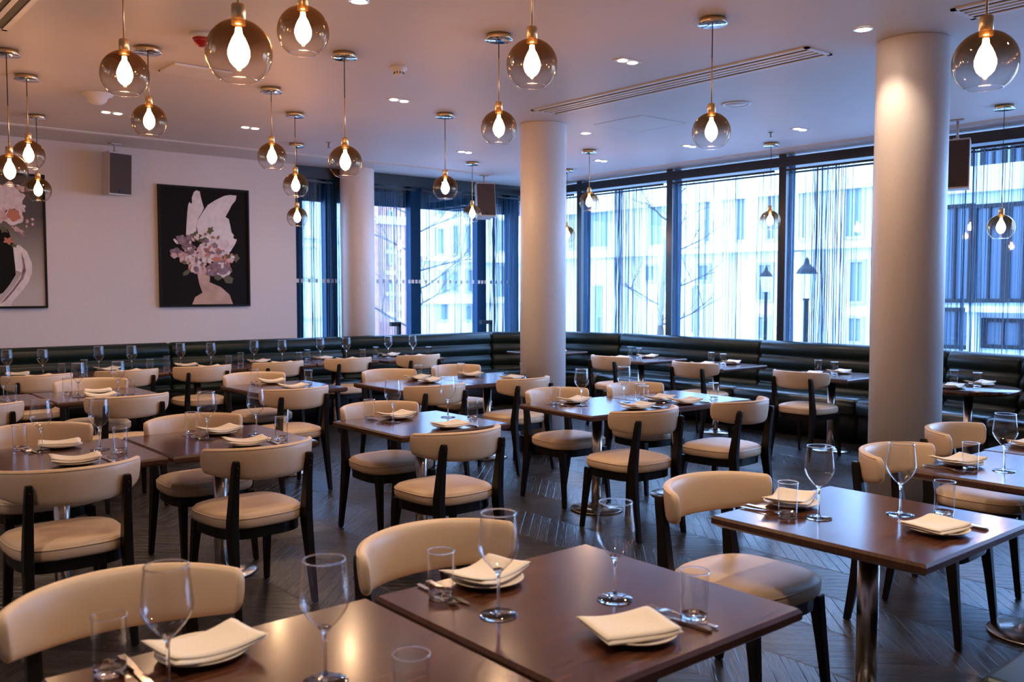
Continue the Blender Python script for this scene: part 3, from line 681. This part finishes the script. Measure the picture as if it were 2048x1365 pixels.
for x, y, lab in ((4.76, 4.42, 'twin downlight left of the long vent'), (4.25, 6.54, 'twin downlight beside the smoke detector'), (3.84, 8.57, 'twin downlight above the winged painting'), (2.57, 8.65, 'twin downlight above the wall speaker'), (6.40, 8.47, 'twin downlight left of middle column top'), (8.10, 7.95, 'twin downlight right of the middle column near windows'), (8.04, 5.15, 'twin downlight left of the thick column top'), (8.04, 6.53, 'twin downlight beyond the pendant below the long vent')):
    t = thing('downlight', lab, 'downlight', (x, y, HR), 0, 'twin recessed downlights')
    obj('frame', MB().box((0, 0, -.003), (.20, .10, .005)).mesh('downlight_frame', [M['white']]), t)
    for s in (-1, 1): obj('lens', MB().solid([(0, -.008), (.033, -.008), (.034, -.0056), (0, -.0056)], 20, c=(s*.05, 0, 0)).mesh('downlight_lens', [M['led']]), t)
    lamp_light((x, y, HR-.02), DE)
for x, y, lab in ((5.29, 2.96, 'single round downlight left of the thick column top'), (6.58, 6.68, 'small round downlight right of the middle column top'), (2.65, 4.47, 'round downlight cut by the top edge')):
    t = thing('downlight', lab, 'downlight', (x, y, HR), 0, 'single recessed downlights')
    obj('rim', MB().lathe([(.045, -.002), (.058, -.002), (.058, -.006), (.045, -.007)], 28, close=True).mesh('downlight_rim', [M['chrome']]), t)
    obj('lens', MB().solid([(0, -.005), (.044, -.005), (.044, -.0035), (0, -.0035)], 20).mesh('downlight_lens', [M['led']]), t)
    lamp_light((x, y, HR-.02), DE*(.55 if y < 3 else .8))
t = thing('ceiling_speaker', 'round flush ceiling speaker beside the pendant under long vent', 'speaker', (6.55, 4.82, HR))
obj('rim', MB().lathe([(.095, -.002), (.125, -.002), (.122, -.009), (.098, -.009)], 36, close=True).mesh('rim', [M['white']]), t); obj('grille', MB().solid([(0, -.006), (.094, -.006), (.094, -.003), (0, -.003)], 30).mesh('grille', [M['ceil']]), t)
t = thing('smoke_detector', 'white smoke detector on the ceiling at upper centre', 'smoke detector', (3.64, 5.60, HR))
obj('base', MB().solid([(0, -.018), (.055, -.018), (.060, -.012), (.060, -.0004), (0, -.0004)], 28).mesh('base', [M['white']]), t)
obj('head', MB().solid([(0, -.056), (.022, -.055), (.03, -.05), (.036, -.03), (.05, -.018), (0, -.0178)], 28).mesh('head', [M['white']]), t)
vb = MB()
for k in range(10): vb.box((.034*math.cos(k*PI/5), .034*math.sin(k*PI/5), -.04), (.006, .006, .014))
obj('sensor_slot', vb.mesh('sensor_slot', [M['dark']]), t)
t = thing('fire_beacon', 'red fire alarm beacon on white ceiling base at upper left', 'alarm beacon', (2.23, 5.67, HR))
obj('base', MB().solid([(0, -.028), (.066, -.028), (.070, -.022), (.070, -.0004), (0, -.0004)], 32).mesh('base', [M['white']]), t)
obj('lens', MB().solid([(0, -.080), (.020, -.078), (.036, -.068), (.046, -.048), (.055, -.030), (0, -.0285)], 28).mesh('lens', [M['red']]), t)
t = tag(obj('ceiling_dome', MB().solid([(0, -.09), (.04, -.085), (.07, -.06), (.085, -.025), (.12, -.012), (.125, -.0004), (0, -.0004)], 32).mesh('ceiling_dome', [M['white']]), None, (2.24, 7.92, HR)), 'small white ceiling dome behind left pendants', 'camera dome')
for x, y, lab in ((4.87, 8.88, 'sprinkler head on the ceiling before the far windows'), (8.38, 8.86, 'sprinkler head right of the middle column top'), (7.99, 5.45, 'sprinkler head above the pendant at the right mullion')):
    t = thing('sprinkler_head', lab, 'sprinkler', (x, y, HR), 0, 'ceiling sprinkler heads')
    obj('pipe', MB().solid([(0, -.05), (.010, -.05), (.010, -.006), (.03, -.004), (.03, -.0004), (0, -.0004)], 14).mesh('pipe', [M['steel']]), t); obj('deflector', MB().solid([(0, -.058), (.024, -.058), (.024, -.0555), (0, -.0505)], 14).mesh('deflector', [M['steel']]), t)
for x, y, w, d, lab in ((6.62, 5.98, .62, .62, 'flush square access panel on ceiling right of middle column'),):
    e = MB()
    for a in (-1, 1): e.box((a*w/2, 0, -.0014), (.006, d, .0024)); e.box((0, a*d/2, -.0014), (w, .006, .0024))
    t = thing('access_panel', lab, 'access panel', (x, y, HR)); obj('edge', e.mesh('edge', [M['spkgrey']]), t); obj('panel', MB().box((0, 0, -.0012), (w-.012, d-.012, .002)).mesh('panel', [M['ceil']]), t)

# unseen downlights overhead and behind the camera, added as bare lamps for warm light
for x, y in ((3.9, .7), (1.2, .9), (-.6, 2.6), (2.6, 2.0), (5.0, -.4), (-1.2, 5.6), (.4, 7.2)): lamp_light((x, y, HR-.02), 44)
# ------------------------------------------------------------------ speakers
def speaker(loc, rz, lab, w, h, d, tilt=0., ceil=True):
    t = thing('wall_speaker', lab, 'speaker', loc, rz, 'hanging loudspeakers'); rt = Matrix.Rotation(R_(tilt), 3, 'X')
    c = MB(); prof = [(-w/2, -d/2), (w/2, -d/2), (w/2*.72, d/2), (-w/2*.72, d/2)]
    c.rings([[rt @ Vector((x, y, z)) for x, y in prof] for z in (-h/2, h/2)], 0, False, True)
    obj('case', c.mesh('speaker_case', [M['spkgrey']], .004, 2), t)
    obj('grille', MB().box(rt @ Vector((0, -d/2-.004, -.0)), (w*.93, .008, h*.93), 0, rt).mesh('speaker_grille', [M['grille']]), t)
    obj('logo_plate', MB().box(rt @ Vector((.0, -d/2-.0095, -h*.41)), (.035, .004, .035), 0, rt).mesh('logo_plate', [M['dark']]), t)
    zt = HR-loc[2]
    b = MB().cyl((0, 0, h/2-.02), (0, 0, zt-.012), .012, None, 10).box((0, 0, zt-.007), (.12, .08, .01)); b.box((0, 0, h/2+.01), (.05, .10, .012))
    obj('bracket', b.mesh('speaker_bracket', [M['spkgrey']]), t)
speaker((3.12, 10.44, 2.84), R_(16), 'grey loudspeaker hanging before the left wall between paintings', .27, .46, .20, 3)
p = at_y(968, 403, 10.0)
speaker((p.x, p.y, p.z), R_(-22), 'pale loudspeaker hanging before the windows left of middle column', .27, .47, .22, -9)
speaker((8.75, 3.93, 2.75), R_(-78), 'dark grilled loudspeaker partly hidden behind the thick column', .27, .46, .22, 0)

# ------------------------------------------------------------------ paintings
def frame_and_canvas(t, w, h, canvas_mat):
    f = MB(); b = .022
    for a in (-1, 1): f.box((a*(w/2-b/2), 0, 0), (b, .045, h)); f.box((0, 0, a*(h/2-b/2)), (w-2*b, .045, b))
    obj('frame', f.mesh('frame', [M['frameblack']]), t); obj('canvas', MB().box((0, .004, 0), (w-2*b, .02, h-2*b)).mesh('canvas', [canvas_mat]), t)
def flat(pts, y, mat, name, t, w, h):
    """print area from u,v in 0..1 (v down) as a thin layer of ink on the canvas"""
    m = MB().poly([((u-.5)*w, y, (.5-v)*h) for u, v in pts], (0, .0008, 0)); obj(name, m.mesh(name, [mat]), t)
def blob(mb, cx, cy, rx, ry, y, w, h, ang, mat, lob=0., n=22):
    pts = []
    for k in range(n):
        a = 2*PI*k/n; r = 1+lob*math.sin(5*a+cx*40)+random.uniform(-.06, .06); x, z = rx*r*math.cos(a), ry*r*math.sin(a)
        pts.append(((cx-.5)*w+(x*math.cos(ang)-z*math.sin(ang)), y, (.5-cy)*h-(x*math.sin(ang)+z*math.cos(ang))))
    mb.poly(pts, (0, .0006, 0), mat)
W1, H1 = 1.085, 1.405
t = thing('painting', 'large black framed print of white wings over a flower head', 'painting', (4.178, YW-.026, 2.085))
frame_and_canvas(t, W1, H1, M['printblack'])
Y_ = -.0075
def q(x, y): return ((x-80)/920, (y-75)/1240)
flat([q(*p) for p in ((450, 960), (580, 985), (575, 1060), (690, 1110), (780, 1190), (815, 1290), (395, 1290), (425, 1215), (500, 1170), (470, 1080))], Y_, M['skin'], 'bare_shoulders', t, W1, H1)
flat([q(*p) for p in ((345, 590), (352, 470), (362, 350), (372, 265), (385, 238), (412, 255), (410, 190), (432, 130), (455, 112), (490, 120), (505, 200), (530, 290), (500, 350), (470, 400), (448, 480), (450, 560), (400, 620))], Y_-.001, M['wing'], 'left_wing', t, W1, H1)
flat([q(*p) for p in ((450, 480), (470, 410), (520, 330), (570, 255), (650, 200), (740, 150), (800, 135), (872, 138), (860, 190), (820, 240), (790, 300), (750, 370), (785, 390), (802, 470), (812, 530), (838, 560), (828, 590), (868, 605), (850, 650), (800, 730), (700, 760), (560, 700), (480, 620))], Y_-.0012, M['wing'], 'right_wing', t, W1, H1)
fl = MB(); random.seed(3)
mats = [M['petal_pink'], M['petal_pale'], M['petal_red'], M['petal_plum'], M['petal_leaf']]
for n_, (x, y, rx, ry, an, mt, lb) in enumerate([(470, 930, 95, 45, .1, 0, .1), (345, 960, 45, 22, -.6, 4, .1), (300, 630, 55, 50, .3, 3, .15), (240, 760, 60, 48, -.3, 3, .15), (225, 790, 30, 28, 0, 0, .1), (350, 690, 75, 45, .6, 3, .2), (440, 590, 55, 48, 0, 4, .2), (380, 610, 45, 35, .2, 3, .2), (330, 810, 65, 60, .5, 0, .15), (400, 770, 80, 55, .9, 1, .15), (460, 850, 95, 60, -.5, 0, .15), (430, 910, 65, 42, -.3, 1, .2), (500, 830, 50, 90, .4, 1, .12), (480, 730, 30, 65, .25, 0, .1), (600, 720, 115, 95, .2, 1, .12), (575, 745, 55, 60, .1, 2, .25), (690, 740, 110, 85, -.3, 1, .15), (640, 800, 90, 45, .1, 0, .15), (640, 815, 60, 25, .1, 2, .3), (740, 690, 70, 70, .3, 1, .2), (770, 800, 60, 40, -.3, 2, .3), (850, 800, 38, 40, .2, 4, .2), (600, 930, 60, 70, .3, 3, .1), (700, 920, 105, 90, .25, 3, .08), (715, 950, 72, 60, .2, 1, .06), (700, 915, 80, 62, .2, 3, .06), (770, 1030, 52, 42, .3, 4, .1), (660, 1010, 40, 30, 0, 4, .1), (590, 520, 26, 40, .6, 4, .25), (520, 620, 45, 22, -.3, 4, .2), (240, 645, 12, 34, -.7, 1, .02), (540, 560, 14, 14, 0, 3, .2), (610, 590, 10, 18, 0, 3, .2), (670, 590, 10, 24, .4, 3, .2)]):
    u, v = q(x, y); blob(fl, u, v, rx/920*W1, ry/1240*H1, Y_-.002-.00025*n_, W1, H1, an, mt, lb)
for k in range(70):
    a = random.uniform(0, 2*PI); r = random.uniform(0, 1)**.5; x, y = 540+290*r*math.cos(a), 760+190*r*math.sin(a)
    u, v = q(x, y); sz = random.uniform(10, 34); blob(fl, u, v, sz/920*W1, sz*random.uniform(.4, .9)/1240*H1, Y_-.0105-.00006*k, W1, H1, random.uniform(0, 3), random.choice((0, 0, 1, 1, 1, 2, 3, 3, 4)), .15, 14)
obj('flower_head', fl.mesh('flower_head', mats), t)
random.seed(11)
def grad_mat():
    m, nt, b = nodes('print_grey_fade'); N, L = nt.nodes, nt.links
    tc = N.new('ShaderNodeTexCoord'); sp = N.new('ShaderNodeSeparateXYZ'); L.new(tc.outputs['Object'], sp.inputs[0])
    cr = N.new('ShaderNodeValToRGB'); mr = N.new('ShaderNodeMapRange'); mr.inputs['From Min'].default_value = -.7; mr.inputs['From Max'].default_value = .7; L.new(sp.outputs['Z'], mr.inputs['Value']); L.new(mr.outputs[0], cr.inputs[0])
    cr.color_ramp.elements[0].color = (.50, .42, .37, 1); cr.color_ramp.elements[0].position = .12; cr.color_ramp.elements[1].color = (.06, .05, .045, 1); cr.color_ramp.elements[1].position = .68
    L.new(cr.outputs[0], b.inputs['Base Color']); setp(b, Roughness=.6); return m
t = thing('painting', 'black framed flower print cut by the left photo edge', 'painting', (2.455-W1/2, YW-.026, 2.09))
frame_and_canvas(t, W1, H1, grad_mat())
def q2(x, y): return (1-(415-x)*.00101/W1, (y-95)/1205)   # picture crop pixels to u,v
flat([q2(*p) for p in ((-300, 620), (60, 600), (110, 740), (115, 900), (120, 1000), (60, 1090), (0, 1160), (-300, 1290))], Y_, M['printblack'], 'dark_torso', t, W1, H1)
flat([q2(*p) for p in ((100, 720), (170, 740), (230, 790), (275, 900), (272, 980), (235, 1070), (160, 1160), (90, 1230), (60, 1285), (-60, 1285), (-20, 1230), (60, 1150), (130, 1060), (180, 980), (120, 960), (110, 850))], Y_-.001, M['wing'], 'pale_arms', t, W1, H1)
flat([q2(*p) for p in ((175, 800), (200, 860), (215, 960), (190, 1030), (110, 1130), (20, 1230), (-30, 1260), (80, 1140), (165, 1030), (190, 930))], Y_-.002, M['petal_plum'], 'arm_shade_line', t, W1, H1)
fl = MB()
for n_, (x, y, rx, ry, an, mt, lb) in enumerate([(60, 300, 120, 110, 0, 1, .18), (140, 320, 80, 80, .3, 1, .2), (0, 360, 90, 80, .3, 1, .15), (170, 400, 60, 40, .3, 1, .2), (115, 490, 95, 70, -.4, 1, .1), (115, 470, 62, 55, -.4, 2, .12), (0, 470, 50, 70, 0, 0, .2), (-60, 330, 90, 110, 0, 1, .2), (60, 700, 40, 28, .2, 2, .3), (20, 600, 40, 26, .5, 4, .3), (110, 740, 26, 18, 0, 4, .3), (240, 520, 14, 18, 0, 0, .2), (290, 500, 14, 12, 0, 0, .2), (290, 545, 12, 12, 0, 0, .2), (232, 565, 10, 12, 0, 0, .2), (150, 600, 60, 18, .5, 0, .3), (180, 640, 50, 14, .6, 3, .3), (200, 230, 60, 26, .2, 0, .3)]):
    u, v = q2(x, y); blob(fl, u, v, rx*.00101, ry/1205*H1, Y_-.003-.00025*n_, W1, H1, an, mt, lb)
obj('flower_bunch', fl.mesh('flower_bunch', mats), t)

# black bent posts standing beyond the banquette at the far windows
for x0, x1, yt, lab in ((781, 800, 649, 'black angular handrail end above the banquette, left of two'), (961, 983, 645, 'black angular handrail end above the banquette, right of two')):
    a, b = at_y(x0, yt, 10.44), at_y(x1, yt, 10.44); mb = MB()
    mb.box(((a.x+b.x)/2, 10.44, a.z), (b.x-a.x, .05, .055)); mb.box((b.x-.02, 10.44, (a.z+.003)/2), (.04, .05, a.z-.003))
    tag(obj('handrail_end', mb.mesh('handrail_end', [M['iron']])), lab, 'handrail', 'black handrail ends at the far windows')

# ------------------------------------------------------------------ street outside
ZG = -1.9
street = MB().box((20, 24, ZG-.1), (70, 70, .2)).mesh('street_paving', [M['asphalt']])
so = tag(obj('street_paving', street), 'pale paved street outside the windows', 'street', None, 'structure')
def facade_x(name, lab, cat, X, px0, px1, ztop, mat, wins, ledges=(), piers=(), depth=3., glass='extglass', frame='stonedk'):
    """building whose front lies on the plane x = X (facing the restaurant); rectangles given as photo positions on that plane"""
    ya, yb = at_x(px0, 582, X).y, at_x(px1, 582, X).y; t = thing(name, lab, cat, (X, (ya+yb)/2, ZG)); o = Vector(t.location)
    obj('wall', MB().box((X+depth/2-o.x, 0, (ztop-ZG)/2), (depth, abs(ya-yb), ztop-ZG-.01)).mesh('facade_wall', [mat]), t)
    for (a, b, c, d) in wins:
        p, q_ = at_x(a, b, X), at_x(c, d, X); w, h = abs(p.y-q_.y), abs(p.z-q_.z); cy, cz = (p.y+q_.y)/2-o.y, (p.z+q_.z)/2-o.z
        f = MB(); e = .09
        for s in (-1, 1): f.box((-.05, s*(w/2-e/2)+cy, cz), (.14, e, h)); f.box((-.05, cy, cz+s*(h/2-e/2)), (.14, w-2*e, e))
        f.box((-.045, cy, cz), (.10, .05, h-2*e))
        win = obj('window', f.mesh('facade_window', [M[frame]]), t)
        obj('pane', MB().box((-.02, cy, cz), (.05, w-2*e, h-2*e)).mesh('facade_pane', [M[glass]]), win)
    for (a, b, c, d, dp) in ledges:
        p, q_ = at_x(a, b, X), at_x(c, d, X); obj('ledge', MB().box((-dp/2, (p.y+q_.y)/2-o.y, (p.z+q_.z)/2-o.z), (dp, abs(p.y-q_.y), abs(p.z-q_.z))).mesh('ledge', [mat]), t)
    for (a, b, c, d, dp) in piers:
        p, q_ = at_x(a, b, X), at_x(c, d, X); obj('pier', MB().box((-dp/2, (p.y+q_.y)/2-o.y, (p.z+q_.z)/2-o.z), (dp, abs(p.y-q_.y), abs(p.z-q_.z))).mesh('pier', [mat]), t)
    return t
def Z8(l): return [(1120+a/3.175, 280+b/3.175, 1120+c/3.175, 280+d/3.175) for a, b, c, d in l]
wins = Z8([(60, 330, 100, 700), (200, 420, 330, 690), (575, 370, 668, 680), (830, 355, 862, 665), (930, 340, 995, 660), (1128, 320, 1195, 650), (1320, 310, 1385, 645), (1540, 300, 1588, 640), (1815, 280, 1940, 628),
           (830, 255, 862, 300), (930, 235, 995, 300), (1128, 210, 1195, 275), (1320, 190, 1385, 258), (1545, 170, 1588, 235), (1815, 130, 1980, 205), (580, 270, 668, 335),
           (545, 790, 620, 905), (885, 785, 965, 905), (1262, 780, 1362, 1032), (1840, 760, 1945, 1045), (1258, 1108, 1345, 1280), (1830, 1115, 1935, 1300), (840, 925, 880, 1240), (215, 915, 330, 1240)])
facade_x('stone_building', 'pale stone building with tall windows across the street', 'building', 26., 1058, 1815, 14., M['stone'], wins,
         [(1040, 514, 1815, 493, .5), (1040, 384, 1815, 368, .22)], [(1215, 520, 1232, 700, .25), (1448, 505, 1462, 700, .25), (1588, 505, 1605, 700, .25), (1500, 290, 1520, 495, .2), (1430, 290, 1446, 495, .2), (1585, 290, 1600, 495, .2), (1385, 290, 1400, 495, .2)])
t = thing('banner_sign', 'narrow vertical banner sign with pale letters on stone building', 'sign', tuple(at_x(1409, 630, 25.6)))
a, b = at_x(1402, 575, 25.6), at_x(1417, 690, 25.6)
obj('board', MB().box((0, 0, 0), (.08, abs(a.y-b.y), abs(a.z-b.z))).mesh('board', [M['cladding']]), t)
lt = MB()
for k in range(9):
    z = abs(a.z-b.z)/2-(k+.7)*abs(a.z-b.z)/9.6
    for j in range(3): lt.box((-.05, random.uniform(-.05, .05), z+(j-1)*.05), (.02, random.uniform(.06, .14), .022))
    lt.box((-.05, random.choice((-.06, .06)), z), (.02, .025, .12))
obj('lettering', lt.mesh('lettering', [M['white']]), t)
# darker glazed building at the right edge
g = [(1905, 295, 1950, 343), (1965, 290, 2015, 338), (2025, 285, 2070, 332), (1880, 412, 1945, 606), (1950, 410, 2012, 606), (2018, 405, 2085, 606), (1880, 615, 1950, 700), (1968, 636, 2050, 700)]
facade_x('glazed_building', 'dark blue glazed building at the right edge outside', 'building', 22., 1835, 2240, 11., M['cladding'], g, [(1860, 346, 2200, 368, .4), (1950, 612, 2080, 626, .5)], [(1950, 618, 1964, 705, .4)], 3., 'extglass2', 'iron')
# buildings seen through the far windows (front on plane y = const)
def facade_y(name, lab, Y, px0, px1, ztop, mat, wins, ledges=(), quoins=(), depth=3., glass='extglass', lines=()):
    xa, xb = at_y(px0, 582, Y).x, at_y(px1, 582, Y).x; t = thing(name, lab, 'building', ((xa+xb)/2, Y, ZG)); o = Vector(t.location)
    obj('wall', MB().box((0, depth/2, (ztop-ZG)/2), (abs(xb-xa), depth, ztop-ZG-.01)).mesh('facade_wall', [mat]), t)
    def rect(a, b, c, d): p, q_ = at_y(a, b, Y), at_y(c, d, Y); return abs(p.x-q_.x), abs(p.z-q_.z), (p.x+q_.x)/2-o.x, (p.z+q_.z)/2-o.z
    for r in wins:
        w, h, cx, cz = rect(*r); f = MB(); e = .09
        for s in (-1, 1): f.box((s*(w/2-e/2)+cx, -.05, cz), (e, .14, h)); f.box((cx, -.05, cz+s*(h/2-e/2)), (w-2*e, .14, e))
        win = obj('window', f.mesh('facade_window', [M['stonedk']]), t); obj('pane', MB().box((cx, -.02, cz), (w-2*e, .05, h-2*e)).mesh('facade_pane', [M[glass]]), win)
    for a, b, c, d, dp in ledges:
        w, h, cx, cz = rect(a, b, c, d); obj('ledge', MB().box((cx, -dp/2, cz), (w, dp, h)).mesh('ledge', [M['stone']]), t)
    for a, b, c, d in quoins:
        w, h, cx, cz = rect(a, b, c, d); obj('quoin', MB().box((cx, -.04, cz), (w, .08, h)).mesh('quoin', [M['stone']]), t)
    for a, b, c, d in lines:
        w, h, cx, cz = rect(a, b, c, d); obj('joint', MB().box((cx, -.02, cz), (w, .05, h)).mesh('joint', [M['stonedk']]), t)
    return t
def Z7(l): return [(580+a/3.5, 300+b/3.5, 580+c/3.5, 300+d/3.5) for a, b, c, d in l]
facade_y('stone_building', 'white stone building outside between the left and middle columns', 34., 838, 1066, 13., M['stone'], Z7([(1015, 540, 1075, 740), (1118, 520, 1178, 740), (1118, 380, 1178, 455), (1015, 370, 1075, 470), (1210, 390, 1258, 470), (1210, 520, 1262, 740), (1040, 840, 1102, 1005), (1110, 840, 1172, 1005), (1225, 830, 1275, 1005), (1030, 1070, 1105, 1200), (1210, 1080, 1270, 1200), (1440, 480, 1500, 720), (1440, 800, 1500, 1040)]), [(836, 513, 1066, 528, .4), (836, 596, 1066, 606, .25)])
facade_y('brick_building', 'red brick building with white quoins left of the far mullion', 33., 752, 830, 12., M['brick'], [(775, 420, 786, 450), (775, 490, 786, 530), (775, 560, 786, 600)], [(752, 432, 830, 452, .2)], [(771, 500+k*42, 789, 508+k*42) for k in range(4)]+[(795, 480+k*26, 801, 490+k*26) for k in range(7)])
facade_y('clad_building', 'pale blue panelled building seen beside the wall end', 30., 560, 742, 13., M['cladding'], [(604, 400, 636, 478), (604, 490, 636, 556)], (), (), 3., 'cladding', [(560, 482, 742, 484), (560, 561, 742, 563), (560, 636, 742, 638)])
# street lamps
def street_lamp(px, py, X, lab, s):
    p = at_x(px, py, X); t = thing('street_lamp', lab, 'street lamp', (p.x, p.y, ZG), 0, 'street lamps outside'); z = p.z-ZG
    obj('post', MB().solid([(0, .005), (.12*s, .005), (.10*s, .3), (.05*s, .4), (.04*s, z-.3*s), (.06*s, z-.25*s), (0, z-.25*s)], 16).mesh('lamp_post', [M['iron']]), t)
    obj('lantern_glass', MB().solid([(0, z-.24*s), (.09*s, z-.24*s), (.16*s, z+.14*s), (0, z+.14*s)], 6, smooth=False).mesh('lantern_glass', [M['cladding']]), t)
    obj('lantern_cap', MB().solid([(0, z+.145*s), (.17*s, z+.145*s), (.13*s, z+.22*s), (.05*s, z+.30*s), (.03*s, z+.38*s), (0, z+.42*s)], 6, smooth=False).mesh('lantern_cap', [M['iron']]), t)
street_lamp(1532, 565, 22., 'old street lamp seen in the middle street window', 1.1)
street_lamp(1613, 566, 17., 'nearer street lamp beside the dense curtain gather', 1.3)
# bare trees
def tree(base, h, lab, seed, lean=(0, 0), s=1.):
    rnd = random.Random(seed); t = thing('bare_tree', lab, 'tree', (base[0], base[1], ZG), 0, 'bare winter trees outside')
    tr = MB(); tr.tube([(0, 0, .01), (.03, .02, h*.3), (lean[0]*.3, lean[1]*.3, h*.55), (lean[0], lean[1], h)], [.13*s, .10*s, .08*s, .02*s], 8); obj('trunk', tr.mesh('trunk', [M['bark']]), t)
    br = MB()
    def branch(p, d, L, r, dep):
        pts = [p]; cur = Vector(p); dd = Vector(d)
        for k in range(4):
            dd = (dd+Vector((rnd.uniform(-.25, .25), rnd.uniform(-.25, .25), rnd.uniform(-.08, .2)))).normalized(); cur = cur+dd*L/4; pts.append(cur.copy())
        br.tube(pts, [r, r*.85, r*.7, r*.55, r*.35], 5)
        if dep > 0:
            for k in range(3): branch(pts[1+k], (dd+Vector((rnd.uniform(-1, 1), rnd.uniform(-1, 1), rnd.uniform(-.2, .7)))).normalized(), L*.6, r*.5, dep-1)
    for k in range(9):
        f = .35+.065*k; a = rnd.uniform(0, 2*PI); branch((lean[0]*f, lean[1]*f, h*f), Vector((math.cos(a), math.sin(a), .35)).normalized(), h*.30*(1.1-f*.6), .03*s, 2)
    obj('branches', br.mesh('branches', [M['bark']]), t)
p = at_x(1318, 600, 17.); tree((p.x, p.y), 6.4, 'bare tree outside behind the second black street mullion', 5, (.2, -.2), .8)
p = at_y(818, 600, 19.); tree((p.x, p.y), 7.2, 'bare tree outside between the left column and hanging speaker', 9, (.3, .1), .9)
# hedge at the right edge
hb = MB(); rnd = random.Random(2)
c = at_x(1985, 690, 15.)
for k in range(1400):
    x, y, z = rnd.gauss(0, .35), rnd.uniform(-2.6, 2.2), abs(rnd.gauss(0, .45)); v = Vector((rnd.uniform(-1, 1), rnd.uniform(-1, 1), rnd.uniform(-1, 1))).normalized()*.07; w = v.orthogonal().normalized()*.05
    o = Vector((x, y, min(1.5, z+.55*(1-abs(x)))+.05)); hb.add([o-v, o+w, o+v, o-w], [(0, 1, 2, 3)])
hb.box((0, -.2, .5), (.5, 4.6, 1.0))
tag(obj('hedge', hb.mesh('hedge', [M['leaf']]), None, (c.x, c.y, ZG+.0), 0), 'low green hedge outside at the right edge', 'hedge', None, 'stuff')

# ------------------------------------------------------------------ light
w = bpy.data.worlds.new('overcast_sky'); scene.world = w; w.use_nodes = True
bg = w.node_tree.nodes['Background']; bg.inputs[0].default_value = (.30, .52, 1., 1); bg.inputs[1].default_value = 7.4
vs = scene.view_settings; vs.view_transform = 'Standard'; vs.look = 'None'; vs.gamma = 1.; vs.use_curve_mapping = False; vs.exposure = 1.08
cy = scene.cycles
cy.use_denoising = True; cy.adaptive_threshold = .03; cy.max_bounces = 8; cy.diffuse_bounces = 3; cy.glossy_bounces = 3; cy.transmission_bounces = 8; cy.transparent_max_bounces = 20
cy.caustics_reflective = False; cy.caustics_refractive = False; cy.sample_clamp_indirect = 6.; cy.use_light_tree = True
